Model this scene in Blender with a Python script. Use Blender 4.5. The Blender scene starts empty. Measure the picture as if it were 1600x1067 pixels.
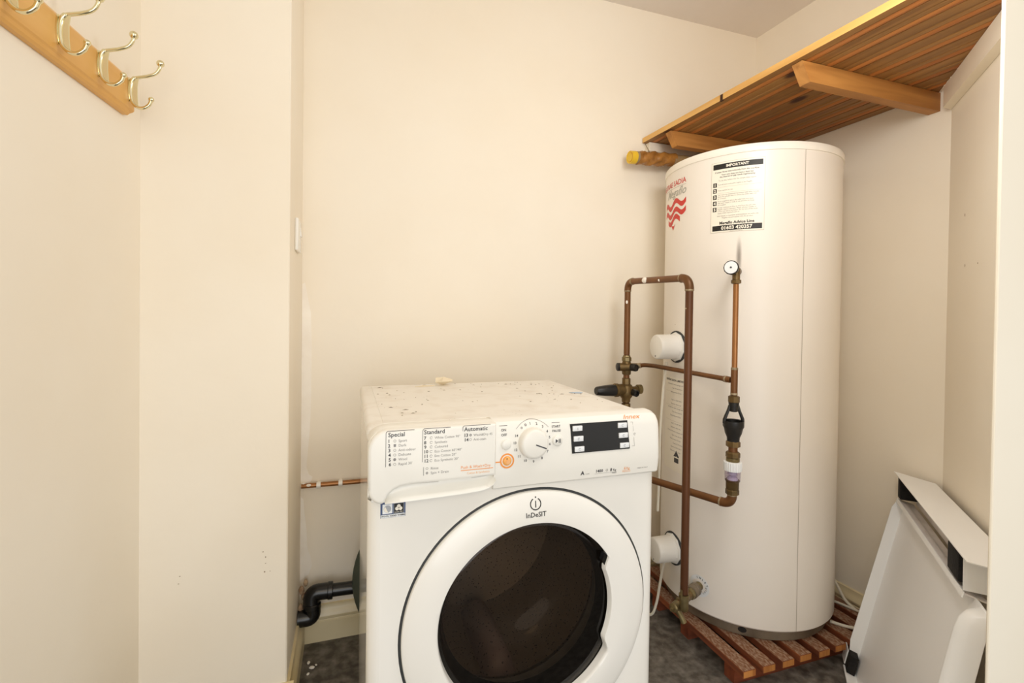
import bpy, bmesh, math, random
from mathutils import Vector, Matrix
random.seed(7)
R = math.radians
sc = bpy.context.scene
COL = sc.collection

# ------------------------------------------------------------------ camera
cam_d = bpy.data.cameras.new('camera')
cam = bpy.data.objects.new('camera', cam_d)
COL.objects.link(cam)
cam_d.sensor_width = 36.0
cam_d.lens = 753.3 / 1600 * 36.0
cam_d.shift_y = -33.46 / 1600
cam_d.clip_start = 0.02
YAW, PITCH, ROLL, CAMH = R(18.5), -0.0122, 0.0129, 1.0628
cam.matrix_world = (Matrix.Translation((0, 0, CAMH)) @ Matrix.Rotation(-YAW, 4, 'Z')
                    @ Matrix.Rotation(math.pi / 2 + PITCH, 4, 'X') @ Matrix.Rotation(ROLL, 4, 'Z'))
sc.camera = cam

# ------------------------------------------------------------------ light
world = bpy.data.worlds.new('world')
sc.world = world
world.use_nodes = True
bg = world.node_tree.nodes['Background']
bg.inputs[0].default_value = (1.0, 0.985, 0.95, 1)
bg.inputs[1].default_value = 0.95


def area(name, loc, target, size, power, color):
    l = bpy.data.lights.new(name, 'AREA')
    l.shape = 'DISK'
    l.size = size
    l.energy = power
    l.color = color
    o = bpy.data.objects.new(name, l)
    COL.objects.link(o)
    o.location = loc
    o.rotation_euler = (Vector(target) - Vector(loc)).to_track_quat('-Z', 'Y').to_euler()
    return o


def globe(name, loc, radius, power, color):
    l = bpy.data.lights.new(name, 'POINT')
    l.shadow_soft_size = radius
    l.energy = power
    l.color = color
    o = bpy.data.objects.new(name, l)
    COL.objects.link(o)
    o.location = loc


globe('room_fill', (0.80, 0.56, 1.72), 0.15, 11.5, (1.0, 0.98, 0.95))  # unseen fill light added in the room to lift cylinder and right wall
area('warm_fill', (-0.05, -0.85, 1.70), (0.5, 1.6, 1.10), 0.75, 4.5, (1.0, 0.80, 0.53))  # added warm light behind the camera, standing in for bounced flash
area('cool_fill', (0.12, -1.3, 0.70), (0.6, 1.6, 0.55), 1.4, 13, (0.93, 0.96, 1.0))  # added low fill light behind the camera, tinted cool

sc.view_settings.view_transform = 'Standard'
sc.view_settings.look = 'None'
sc.view_settings.gamma = 1.0
sc.view_settings.use_curve_mapping = False
sc.view_settings.exposure = 0.0
sc.cycles.max_bounces = 16
sc.cycles.diffuse_bounces = 10


# ------------------------------------------------------------------ materials
def lin(c):
    return tuple(((v / 255 / 12.92) if v / 255 <= 0.04045 else ((v / 255 + 0.055) / 1.055) ** 2.4) for v in c) + (1,)


def mat(name, col, rough=0.5, metal=0.0, col2=None, nscale=6.0, lo=0.35, hi=0.7, bump=0.0, bscale=60.0,
        stretch=None, coat=0.0, specks=None, detail=5.0):
    m = bpy.data.materials.new(name)
    m.use_nodes = True
    nt = m.node_tree
    b = nt.nodes['Principled BSDF']
    b.inputs['Base Color'].default_value = lin(col)
    b.inputs['Roughness'].default_value = rough
    b.inputs['Metallic'].default_value = metal
    if coat:
        b.inputs['Coat Weight'].default_value = coat
        b.inputs['Coat Roughness'].default_value = 0.08
    tc = nt.nodes.new('ShaderNodeTexCoord')
    vec = tc.outputs['Object']
    if stretch:
        mp = nt.nodes.new('ShaderNodeMapping')
        mp.inputs['Scale'].default_value = stretch
        nt.links.new(vec, mp.inputs['Vector'])
        vec = mp.outputs['Vector']
    out = None
    if col2 is not None:
        n = nt.nodes.new('ShaderNodeTexNoise')
        n.inputs['Scale'].default_value = nscale
        n.inputs['Detail'].default_value = detail
        nt.links.new(vec, n.inputs['Vector'])
        r = nt.nodes.new('ShaderNodeValToRGB')
        r.color_ramp.elements[0].position = lo
        r.color_ramp.elements[1].position = hi
        r.color_ramp.elements[0].color = lin(col)
        r.color_ramp.elements[1].color = lin(col2)
        nt.links.new(n.outputs['Fac'], r.inputs['Fac'])
        out = r.outputs['Color']
        nt.links.new(out, b.inputs['Base Color'])
    if specks:
        # specks = (scale, size, colour, amount): small scattered marks
        v = nt.nodes.new('ShaderNodeTexVoronoi')
        v.inputs['Scale'].default_value = specks[0]
        nt.links.new(tc.outputs['Object'], v.inputs['Vector'])
        n2 = nt.nodes.new('ShaderNodeTexNoise')
        n2.inputs['Scale'].default_value = specks[0] * 0.21
        nt.links.new(tc.outputs['Object'], n2.inputs['Vector'])
        lt = nt.nodes.new('ShaderNodeMath'); lt.operation = 'LESS_THAN'
        lt.inputs[1].default_value = specks[1]
        nt.links.new(v.outputs['Distance'], lt.inputs[0])
        gt = nt.nodes.new('ShaderNodeMath'); gt.operation = 'GREATER_THAN'
        gt.inputs[1].default_value = specks[3]
        nt.links.new(n2.outputs['Fac'], gt.inputs[0])
        mu = nt.nodes.new('ShaderNodeMath'); mu.operation = 'MULTIPLY'
        nt.links.new(lt.outputs[0], mu.inputs[0]); nt.links.new(gt.outputs[0], mu.inputs[1])
        mx = nt.nodes.new('ShaderNodeMix'); mx.data_type = 'RGBA'
        nt.links.new(mu.outputs[0], mx.inputs[0])
        if out:
            nt.links.new(out, mx.inputs[6])
        else:
            mx.inputs[6].default_value = lin(col)
        mx.inputs[7].default_value = lin(specks[2])
        nt.links.new(mx.outputs[2], b.inputs['Base Color'])
    if bump:
        n3 = nt.nodes.new('ShaderNodeTexNoise')
        n3.inputs['Scale'].default_value = bscale
        n3.inputs['Detail'].default_value = 4
        nt.links.new(vec, n3.inputs['Vector'])
        bp = nt.nodes.new('ShaderNodeBump')
        bp.inputs['Strength'].default_value = bump
        bp.inputs['Distance'].default_value = 0.01
        nt.links.new(n3.outputs['Fac'], bp.inputs['Height'])
        nt.links.new(bp.outputs['Normal'], b.inputs['Normal'])
    return m


def wood(name, dark, light, band=24.0, axis='Y', rough=0.55, knots=True, vary=0.35):
    m = bpy.data.materials.new(name)
    m.use_nodes = True
    nt = m.node_tree
    b = nt.nodes['Principled BSDF']
    b.inputs['Roughness'].default_value = rough
    tc = nt.nodes.new('ShaderNodeTexCoord')
    oi = nt.nodes.new('ShaderNodeObjectInfo')
    add = nt.nodes.new('ShaderNodeVectorMath'); add.operation = 'MULTIPLY_ADD'
    add.inputs[1].default_value = (1, 1, 1)
    sca = nt.nodes.new('ShaderNodeVectorMath'); sca.operation = 'SCALE'
    sca.inputs[0].default_value = (3.1, 7.7, 1.3)
    nt.links.new(oi.outputs['Random'], sca.inputs['Scale'])
    nt.links.new(tc.outputs['Object'], add.inputs[0])
    nt.links.new(sca.outputs[0], add.inputs[2])
    mp = nt.nodes.new('ShaderNodeMapping')
    s = {'X': (0.07, 1, 1), 'Y': (1, 0.07, 1), 'Z': (1, 1, 0.07)}[axis]
    mp.inputs['Scale'].default_value = s
    nt.links.new(add.outputs[0], mp.inputs['Vector'])
    n = nt.nodes.new('ShaderNodeTexNoise')
    n.inputs['Scale'].default_value = band
    n.inputs['Detail'].default_value = 6
    n.inputs['Distortion'].default_value = 0.6
    nt.links.new(mp.outputs[0], n.inputs['Vector'])
    r = nt.nodes.new('ShaderNodeValToRGB')
    r.color_ramp.elements[0].position = 0.33
    r.color_ramp.elements[1].position = 0.66
    r.color_ramp.elements[0].color = lin(dark)
    r.color_ramp.elements[1].color = lin(light)
    nt.links.new(n.outputs['Fac'], r.inputs['Fac'])
    hs = nt.nodes.new('ShaderNodeHueSaturation')
    mr = nt.nodes.new('ShaderNodeMapRange')
    mr.inputs['To Min'].default_value = 1 - vary
    mr.inputs['To Max'].default_value = 1 + vary * 0.4
    nt.links.new(oi.outputs['Random'], mr.inputs['Value'])
    nt.links.new(mr.outputs[0], hs.inputs['Value'])
    nt.links.new(r.outputs['Color'], hs.inputs['Color'])
    last = hs.outputs['Color']
    if knots:
        v = nt.nodes.new('ShaderNodeTexVoronoi')
        v.inputs['Scale'].default_value = 5.0
        mp2 = nt.nodes.new('ShaderNodeMapping')
        mp2.inputs['Scale'].default_value = {'X': (0.45, 1, 1), 'Y': (1, 0.45, 1), 'Z': (1, 1, 0.45)}[axis]
        nt.links.new(add.outputs[0], mp2.inputs['Vector'])
        nt.links.new(mp2.outputs[0], v.inputs['Vector'])
        kr = nt.nodes.new('ShaderNodeValToRGB')
        kr.color_ramp.elements[0].position = 0.05
        kr.color_ramp.elements[0].color = (1, 1, 1, 1)
        kr.color_ramp.elements[1].position = 0.09
        kr.color_ramp.elements[1].color = (0, 0, 0, 1)
        nt.links.new(v.outputs['Distance'], kr.inputs['Fac'])
        mx = nt.nodes.new('ShaderNodeMix'); mx.data_type = 'RGBA'
        nt.links.new(kr.outputs['Color'], mx.inputs[0])
        nt.links.new(last, mx.inputs[6])
        mx.inputs[7].default_value = lin((70, 34, 14))
        last = mx.outputs[2]
    nt.links.new(last, b.inputs['Base Color'])
    return m


def thin_glass(name, tint, refl_rough=0.02, ior=1.45):
    m = bpy.data.materials.new(name)
    m.use_nodes = True
    nt = m.node_tree
    nt.nodes.clear()
    o = nt.nodes.new('ShaderNodeOutputMaterial')
    t = nt.nodes.new('ShaderNodeBsdfTransparent')
    t.inputs[0].default_value = tint
    g = nt.nodes.new('ShaderNodeBsdfGlossy')
    g.inputs['Roughness'].default_value = refl_rough
    lw_ = nt.nodes.new('ShaderNodeLayerWeight')
    lw_.inputs[0].default_value = 0.5
    pw = nt.nodes.new('ShaderNodeMath'); pw.operation = 'POWER'
    pw.inputs[1].default_value = 4.0
    nt.links.new(lw_.outputs['Facing'], pw.inputs[0])
    f = nt.nodes.new('ShaderNodeMath'); f.operation = 'MULTIPLY_ADD'
    f0 = ((ior - 1) / (ior + 1)) ** 2
    f.inputs[1].default_value = 0.9 - f0
    f.inputs[2].default_value = f0
    nt.links.new(pw.outputs[0], f.inputs[0])
    mx = nt.nodes.new('ShaderNodeMixShader')
    nt.links.new(f.outputs[0], mx.inputs[0])
    nt.links.new(t.outputs[0], mx.inputs[1])
    nt.links.new(g.outputs[0], mx.inputs[2])
    nt.links.new(mx.outputs[0], o.inputs[0])
    return m


M = {}
M['wall'] = mat('magnolia_emulsion', (243, 236, 222), 0.75, col2=(240, 231, 214), nscale=2.2, bump=0.06, bscale=35,
                specks=(9.0, 0.028, (150, 132, 105), 0.60))
M['wall_plain'] = mat('magnolia_gloss', (242, 234, 217), 0.55, col2=(238, 228, 208), nscale=1.6, bump=0.05, bscale=30)
M['ceiling'] = mat('ceiling_emulsion', (236, 231, 224), 0.85, col2=(228, 221, 212), nscale=1.5, bump=0.05, bscale=25)
M['floor'] = mat('dark_vinyl', (80, 75, 68), 0.55, col2=(134, 128, 120), nscale=34, lo=0.38, hi=0.72, bump=0.15,
                 bscale=80, specks=(70, 0.10, (170, 162, 150), 0.62))
M['skirting'] = mat('aged_gloss_paint', (233, 220, 184), 0.3, col2=(214, 196, 150), nscale=5, bump=0.05, bscale=18)
M['filler'] = mat('bare_filler', (250, 246, 238), 0.9, col2=(244, 238, 228), nscale=14, bump=0.2, bscale=40)
M['white'] = mat('white_enamel', (240, 238, 232), 0.26, col2=(237, 234, 226), nscale=3, coat=0.25)
M['side'] = mat('white_side_enamel', (240, 238, 232), 0.14, coat=0.5)
M['lid'] = mat('dusty_white_laminate', (238, 235, 228), 0.42, col2=(222, 214, 202), nscale=22, lo=0.5, hi=0.85,
               specks=(75, 0.10, (165, 156, 142), 0.60), detail=9)
M['plastic'] = mat('white_plastic', (238, 236, 229), 0.3, col2=(234, 231, 222), nscale=2)
M['key'] = mat('key_white', (235, 238, 240), 0.35)
M['black'] = mat('black_gloss', (20, 18, 15), 0.16)
M['blackp'] = mat('black_plastic', (22, 21, 20), 0.38, col2=(36, 34, 32), nscale=20)
M['waste'] = mat('black_waste_plastic', (18, 18, 18), 0.25, col2=(40, 38, 36), nscale=30, lo=0.55, hi=0.85)
M['gap'] = mat('dark_rubber', (52, 54, 54), 0.6)
M['rubber'] = mat('door_rubber', (95, 92, 88), 0.55)
M['ink'] = mat('dark_print', (58, 58, 62), 0.5)
M['ink2'] = mat('grey_print', (140, 138, 136), 0.5)
M['orange'] = mat('orange_print', (236, 152, 72), 0.45)
M['palorange'] = mat('pale_orange_print', (236, 178, 122), 0.45)
M['orangebtn'] = mat('orange_button', (238, 158, 70), 0.35, col2=(248, 196, 120), nscale=60)
M['navy'] = mat('blue_sticker', (66, 84, 122), 0.4)
M['blk_ink'] = mat('black_print', (26, 24, 22), 0.5)
M['silver'] = mat('grey_disc_print', (168, 172, 178), 0.4)
M['steel'] = mat('drum_steel', (168, 156, 140), 0.35, 0.55, specks=(120, 0.20, (70, 62, 54), 0.0))
M['lifter'] = mat('drum_lifter', (150, 132, 128), 0.45, specks=(95, 0.2, (60, 52, 50), 0.3))
M['door_glass'] = thin_glass('smoked_door_glass', (0.60, 0.53, 0.46, 1), 0.03, 1.45)
M['clear_bowl'] = thin_glass('clear_glass_bowl', (0.93, 0.92, 0.90, 1), 0.02, 1.3)
M['cyl'] = mat('cylinder_case', (240, 234, 226), 0.34, col2=(237, 230, 220), nscale=2.5,
               specks=(11, 0.03, (160, 140, 115), 0.62))
M['cyllid'] = mat('cylinder_lid', (243, 238, 228), 0.4)
M['seam'] = mat('case_seam', (176, 166, 152), 0.5)
M['label'] = mat('label_paper', (242, 236, 222), 0.32)
M['red'] = mat('red_print', (206, 50, 40), 0.4)
M['greyscript'] = mat('grey_script_print', (176, 174, 164), 0.4)
M['base'] = mat('brushed_base_ring', (150, 138, 120), 0.45, 0.4, col2=(96, 80, 62), nscale=8)
M['copper'] = mat('tarnished_copper', (126, 82, 44), 0.42, 0.4, col2=(88, 60, 34), nscale=9, lo=0.35, hi=0.75,
                  stretch=(1, 1, 0.25), bump=0.05, bscale=50)
M['copper_dark'] = mat('brown_copper', (104, 64, 36), 0.42, 0.3, col2=(80, 47, 27), nscale=7, stretch=(1, 1, 0.2))
M['copper_bright'] = mat('bright_copper', (170, 116, 66), 0.32, 0.5, col2=(132, 88, 48), nscale=7, stretch=(1, 1, 0.25))
M['solder'] = mat('solder_ring', (176, 160, 132), 0.5, 0.4, col2=(128, 110, 80), nscale=60)
M['brass'] = mat('aged_brass', (128, 104, 66), 0.42, 0.7, col2=(92, 76, 48), nscale=22)
M['brass_pale'] = mat('pale_brass', (150, 136, 98), 0.4, 0.75, col2=(112, 96, 64), nscale=25)
M['brass_gold'] = mat('polished_brass', (226, 216, 176), 0.14, 1.0, col2=(234, 226, 194), nscale=8)
M['brass_satin'] = mat('satin_brass', (226, 218, 180), 0.5, 0.6)
M['pine'] = wood('pine_boards', (126, 86, 42), (168, 122, 64), 20, 'Y', vary=0.22)
M['pine_bead'] = wood('pine_bead', (160, 94, 40), (192, 124, 60), 22, 'Y', knots=False, vary=0.15)
M['pine_front'] = wood('pine_front_edge', (206, 156, 84), (228, 184, 112), 22, 'Y', knots=False, vary=0.1)
M['pine_brace'] = wood('pine_brace', (160, 104, 48), (200, 142, 74), 30, 'X', knots=False, vary=0.15)
M['rack'] = wood('varnished_rack', (222, 168, 88), (238, 192, 116), 14, 'Y', rough=0.35, knots=False, vary=0.05)
M['slat'] = wood('red_brown_slat', (98, 46, 24), (150, 82, 44), 30, 'Y', rough=0.7, knots=False, vary=0.2)
M['slat_top'] = mat('dusty_slat_top', (124, 80, 54), 0.85, col2=(182, 158, 134), nscale=170, lo=0.40, hi=0.80, detail=12, stretch=(1, 0.5, 1))
M['slat_end'] = wood('slat_end_grain', (170, 104, 48), (204, 138, 70), 40, 'Z', rough=0.7, knots=False, vary=0.15)
M['bearer'] = wood('bearer_wood', (96, 44, 24), (140, 70, 38), 20, 'X', rough=0.7, knots=False, vary=0.15)
M['tape_brown'] = mat('brown_parcel_tape', (176, 122, 58), 0.28, col2=(138, 92, 42), nscale=30, bump=0.6, bscale=45)
M['tape_yellow'] = mat('yellow_tape', (226, 186, 44), 0.4)
M['lag'] = mat('grey_pipe_lagging', (140, 132, 120), 0.8, col2=(160, 128, 78), nscale=14)
M['cable'] = mat('white_cable', (228, 222, 206), 0.45)
M['metalwhite'] = mat('white_painted_metal', (245, 247, 248), 0.35, col2=(242, 243, 243), nscale=2)
M['metalsheet'] = mat('pale_grey_metal_sheet', (244, 245, 246), 0.3, col2=(241, 241, 241), nscale=1.5)
M['channel'] = mat('scuffed_channel', (226, 222, 220), 0.6, col2=(208, 202, 199), nscale=25)
M['foam'] = mat('black_foam', (20, 18, 16), 0.85, bump=0.3, bscale=120)
M['green'] = mat('dark_green_plastic', (66, 74, 64), 0.45, col2=(54, 60, 52), nscale=10)
M['switch'] = mat('switch_plastic', (238, 236, 230), 0.25)
M['flake'] = mat('paint_flake', (236, 224, 198), 0.75)
M['blue'] = mat('blue_scrap', (178, 196, 216), 0.5)
M['clearpl'] = thin_glass('lilac_clear_plastic', (0.80, 0.76, 0.84, 1), 0.08, 1.5)
M['lilac'] = mat('lilac_float', (206, 198, 214), 0.5)


# ------------------------------------------------------------------ mesh helpers
class B:
    def __init__(s):
        s.v = []; s.f = []; s.mi = []

    def add(s, vs, fs, mi=0):
        o = len(s.v)
        s.v += [tuple(v) for v in vs]
        s.f += [tuple(i + o for i in f) for f in fs]
        s.mi += [mi] * len(fs)
        return s

    def box(s, x0, x1, y0, y1, z0, z1, bev=0.0, seg=2, mi=0):
        bm = bmesh.new()
        bmesh.ops.create_cube(bm, size=1)
        for v in bm.verts:
            v.co = Vector(((x0 + x1) / 2 + v.co.x * (x1 - x0), (y0 + y1) / 2 + v.co.y * (y1 - y0),
                           (z0 + z1) / 2 + v.co.z * (z1 - z0)))
        if bev:
            bmesh.ops.bevel(bm, geom=bm.edges[:], offset=bev, segments=seg, profile=0.5, affect='EDGES')
        return s.bm(bm, mi)

    def bm(s, bm, mi=0):
        bm.verts.index_update()
        s.add([v.co[:] for v in bm.verts], [[v.index for v in f.verts] for f in bm.faces], mi)
        bm.free()
        return s

    def prism(s, poly, fn0, fn1, mi=0):
        """poly: 2-D outline; fn0/fn1 map (x,y) to the two end faces."""
        n = len(poly)
        vs = [fn0(*p) for p in poly] + [fn1(*p) for p in poly]
        fs = [tuple(range(n))[::-1], tuple(range(n, 2 * n))]
        fs += [(i, (i + 1) % n, n + (i + 1) % n, n + i) for i in range(n)]
        return s.add(vs, fs, mi)

    def grid(s, rows, close=False, mi=0, capa=False, capb=False):
        n = len(rows[0])
        vs = [p for r in rows for p in r]
        fs = []
        for i in range(len(rows) - 1):
            for j in range(n if close else n - 1):
                a = i * n + j; b = i * n + (j + 1) % n
                fs.append((a, b, b + n, a + n))
        if capa:
            fs.append(tuple(range(n))[::-1])
        if capb:
            fs.append(tuple(range((len(rows) - 1) * n, len(rows) * n)))
        return s.add(vs, fs, mi)

    def lathe(s, prof, origin=(0, 0, 0), axis=(0, 0, 1), n=32, mi=0, caps=True, phase=0.0, rfn=None):
        """prof: list of (radius, distance along axis)."""
        a = Vector(axis).normalized()
        u = a.orthogonal().normalized() if abs(a.z) < 0.99 else Vector((1, 0, 0))
        if abs(a.z) < 0.99:
            u = Vector((0, 0, 1)) - a * a.z
            u.normalize()
        w = a.cross(u)
        o = Vector(origin)
        rows = []
        for r, t in prof:
            row = []
            for k in range(n):
                th = 2 * math.pi * k / n + phase
                row.append(o + a * t + (u * math.cos(th) + w * math.sin(th)) * r)
            rows.append(row)
        return s.grid(rows, True, mi, caps, caps)

    def tube(s, path, r, n=14, caps=True, mi=0):
        pts = [Vector(p) for p in path]
        rr = r if isinstance(r, (list, tuple)) else [r] * len(pts)
        t0 = (pts[1] - pts[0]).normalized()
        u = t0.orthogonal().normalized()
        rows = []
        for i, p in enumerate(pts):
            if i == 0:
                t = t0
            elif i == len(pts) - 1:
                t = (pts[-1] - pts[-2]).normalized()
            else:
                t = ((pts[i] - pts[i - 1]).normalized() + (pts[i + 1] - pts[i]).normalized()).normalized()
            u = (u - t * u.dot(t)).normalized()
            w = t.cross(u)
            rows.append([p + (u * math.cos(2 * math.pi * k / n) + w * math.sin(2 * math.pi * k / n)) * rr[i]
                         for k in range(n)])
        return s.grid(rows, True, mi, caps, caps)

    def ball(s, c, r, n=14, m=9, mi=0, sc3=(1, 1, 1)):
        rows = []
        for i in range(m + 1):
            ph = math.pi * i / m
            rr = max(math.sin(ph), 1e-4)
            rows.append([(c[0] + r * sc3[0] * rr * math.cos(2 * math.pi * k / n), c[1] + r * sc3[1] * rr * math.sin(2 * math.pi * k / n),
                          c[2] - r * sc3[2] * math.cos(ph)) for k in range(n)])
        return s.grid(rows, True, mi)

    def build(s, name, mats, parent=None, smooth=True, ang=35):
        me = bpy.data.meshes.new(name)
        me.from_pydata(s.v, [], s.f)
        if not isinstance(mats, (list, tuple)):
            mats = [mats]
        for m in mats:
            me.materials.append(m)
        me.polygons.foreach_set('material_index', s.mi)
        bm = bmesh.new(); bm.from_mesh(me)
        bmesh.ops.recalc_face_normals(bm, faces=bm.faces[:])
        bm.to_mesh(me); bm.free()
        if smooth:
            me.polygons.foreach_set('use_smooth', [True] * len(me.polygons))
            me.set_sharp_from_angle(angle=R(ang))
        me.update()
        o = bpy.data.objects.new(name, me)
        COL.objects.link(o)
        if parent:
            o.parent = parent
        return o


def arc_path(pts, rad, n=7):
    """polyline with rounded corners"""
    P = [Vector(p) for p in pts]
    out = [P[0]]
    for i in range(1, len(P) - 1):
        a = (P[i - 1] - P[i]).normalized(); b = (P[i + 1] - P[i]).normalized()
        p0 = P[i] + a * rad; p1 = P[i] + b * rad
        for k in range(n + 1):
            t = k / n
            out.append(p0 * (1 - t) ** 2 + P[i] * 2 * t * (1 - t) + p1 * t * t)
    out.append(P[-1])
    return out


def spline(pts, n=8):
    P = [Vector(p) for p in pts]
    P = [P[0] * 2 - P[1]] + P + [P[-1] * 2 - P[-2]]
    out = []
    for i in range(1, len(P) - 2):
        for k in range(n):
            t = k / n
            out.append(0.5 * ((2 * P[i]) + (-P[i - 1] + P[i + 1]) * t + (2 * P[i - 1] - 5 * P[i] + 4 * P[i + 1] - P[i + 2]) * t * t
                              + (-P[i - 1] + 3 * P[i] - 3 * P[i + 1] + P[i + 2]) * t ** 3))
    out.append(P[-2])
    return out


def tag(o, label, cat, group=None):
    o['label'] = label
    o['category'] = cat
    if group:
        o['group'] = group
    return o


def struct(o, label=None):
    o['kind'] = 'structure'
    if label:
        o['label'] = label
    return o


def empty(name, loc=(0, 0, 0), rz=0.0):
    o = bpy.data.objects.new(name, None)
    o.empty_display_size = 0.05
    COL.objects.link(o)
    o.location = loc
    o.rotation_euler = (0, 0, rz)
    return o


def lettering(name, parent, m, items, mp):
    """items: (text, x, y, size, align, weight, shear, rot); mp maps flat (x, y) onto the surface."""
    tmp = []
    for it in items:
        t, x, y, size, al, wgt, shear, rot = (list(it) + ['L', 0.0, 0.0, 0.0][len(it) - 4:])[:8] if len(it) < 8 else it
        cu = bpy.data.curves.new('t', 'FONT')
        cu.body = t
        cu.size = size
        cu.align_x = {'L': 'LEFT', 'C': 'CENTER', 'R': 'RIGHT'}[al]
        cu.offset = wgt * size
        cu.shear = shear
        cu.resolution_u = 2
        o = bpy.data.objects.new('t', cu)
        COL.objects.link(o)
        tmp.append((o, cu, x, y, rot))
    dg = bpy.context.evaluated_depsgraph_get()
    dg.update()
    b = B()
    for o, cu, x, y, rot in tmp:
        me = bpy.data.meshes.new_from_object(o.evaluated_get(dg))
        c, s_ = math.cos(rot), math.sin(rot)
        vs = [mp(x + v.co.x * c - v.co.y * s_, y + v.co.x * s_ + v.co.y * c) for v in me.vertices]
        b.add(vs, [tuple(p.vertices) for p in me.polygons])
        bpy.data.meshes.remove(me)
        bpy.data.objects.remove(o)
        bpy.data.curves.remove(cu)
    o = b.build(name, m, parent, smooth=False)
    if len(items) > 1 or sum(len(i[0]) for i in items) > 1:
        o['kind'] = 'stuff'
    return o


def rect(x0, x1, y0, y1, n=1):
    return [[(x0 + (x1 - x0) * i / n, y0), (x0 + (x1 - x0) * (i + 1) / n, y0), (x0 + (x1 - x0) * (i + 1) / n, y1),
             (x0 + (x1 - x0) * i / n, y1)] for i in range(n)]


def ringpoly(cx, cy, r0, r1, a0, a1, n=24):
    out = []
    for i in range(n):
        p, q = a0 + (a1 - a0) * i / n, a0 + (a1 - a0) * (i + 1) / n
        out.append([(cx + r0 * math.cos(p), cy + r0 * math.sin(p)), (cx + r1 * math.cos(p), cy + r1 * math.sin(p)),
                    (cx + r1 * math.cos(q), cy + r1 * math.sin(q)), (cx + r0 * math.cos(q), cy + r0 * math.sin(q))])
    return out


def disc(cx, cy, r, n=24):
    return [[(cx + r * math.cos(2 * math.pi * i / n), cy + r * math.sin(2 * math.pi * i / n)) for i in range(n)]]


def line(x0, y0, x1, y1, w):
    d = Vector((x1 - x0, y1 - y0)); d.normalize()
    px, py = -d.y * w / 2, d.x * w / 2
    return [[(x0 - px, y0 - py), (x1 - px, y1 - py), (x1 + px, y1 + py), (x0 + px, y0 + py)]]


def prints(name, parent, m, polys, mp):
    b = B()
    for p in polys:
        b.add([mp(*q) for q in p], [tuple(range(len(p)))])
    o = b.build(name, m, parent, smooth=False)
    if name.endswith(('rules', 'rule', 'symbols', 'bracket', 'scale', 'mark', 'frame', 'emblem', 'halo', 'border')):
        o['kind'] = 'stuff'      # tiny print
    return o


# ------------------------------------------------------------------ the room
CEIL = 2.277
BACK = 1.67
PX, PLX, PY = -0.148, -0.466, 1.34          # pier: right face, left corner, front face
PHI = R(4.5)                                 # the left wall runs slightly out of square


def wall_prism(name, plan, z0=0.0, z1=CEIL, m='wall'):
    b = B().prism(plan, lambda x, y: (x, y, z0), lambda x, y: (x, y, z1))
    return struct(b.build(name, M[m], smooth=False))


fl = B().box(-1.2, 2.6, -3.5, 2.0, -0.05, 0.0)
struct(fl.build('floor', M['floor'], smooth=False), 'dark mottled vinyl floor')
struct(B().box(-1.2, 2.6, -0.15, 2.0, CEIL, CEIL + 0.08).build('ceiling', M['ceiling'], smooth=False), 'off-white ceiling')
wb = wall_prism('wall_back', [(PX - 0.02, BACK), (1.9, BACK), (1.9, BACK + 0.15), (PX - 0.02, BACK + 0.15)])
RW = lambda y: 1.665 + (BACK - y) * 0.035    # right wall face


wall_prism('wall_right', [(RW(BACK), BACK), (RW(0.955), 0.955), (2.0, 0.955), (2.0, BACK)])
S_ = Vector((-0.728, -0.686, 0)); N_ = Vector((-0.686, 0.728, 0)); W0 = Vector((RW(0.955), 0.955, 0))
e1 = W0 + S_ * 0.655
wall_prism('wall_right_splay', [(W0.x, W0.y), (e1.x, e1.y), (e1.x, 0.4992), (2.0, 0.4992), (2.0, 0.955)])
wall_prism('wall_right_front', [(0.9895, 0.4885), (0.9884, 0.4900), (0.9882, 0.4920), (0.9900, 0.4940), (1.01, 0.4990), (e1.x, 0.4990),
                                (2.0, 0.4990), (2.0, 0.4885)], m='wall_plain')
wp = wall_prism('wall_left_pier', [(PLX, PY), (PX - 0.003, PY), (PX, PY + 0.003), (PX, BACK + 0.1), (PLX, BACK + 0.1)])
ld = Vector((-math.sin(PHI), -math.cos(PHI), 0))
le = Vector((PLX, PY, 0)) + ld * 1.55
wall_prism('wall_left', [(PLX, PY), (le.x, le.y), (le.x - 0.2, le.y), (PLX - 0.2, PY)])

# skirting boards: moulded profile (out from wall, height)
SK = [(0, 0), (0.017, 0), (0.017, 0.062), (0.013, 0.066), (0.0125, 0.068), (0.017, 0.073), (0.0185, 0.080), (0.0165, 0.088),
      (0.011, 0.095), (0.008, 0.104), (0.007, 0.112), (0, 0.114)]


def skirting(name, p0, p1, out):
    p0 = Vector(p0); p1 = Vector(p1); o = Vector(out)
    b = B().prism(SK, lambda a, z: p0 + o * a + Vector((0, 0, z)), lambda a, z: p1 + o * a + Vector((0, 0, z)))
    return struct(b.build(name, M['skirting'], ang=25), 'cream gloss skirting board')


skirting('baseboard_back', (PX, BACK, 0), (1.66, BACK, 0), (0, -1, 0))
skirting('baseboard_left', (PX, PY - 0.0, 0), (PX, BACK - 0.018, 0), (1, 0, 0))
skirting('baseboard_pier', (PLX, PY, 0), (PX + 0.017, PY, 0), (0, -1, 0))
skirting('baseboard_right', (RW(BACK - 0.02), BACK - 0.02, 0), (RW(0.97), 0.97, 0), (-1, -0.035, 0))

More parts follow.
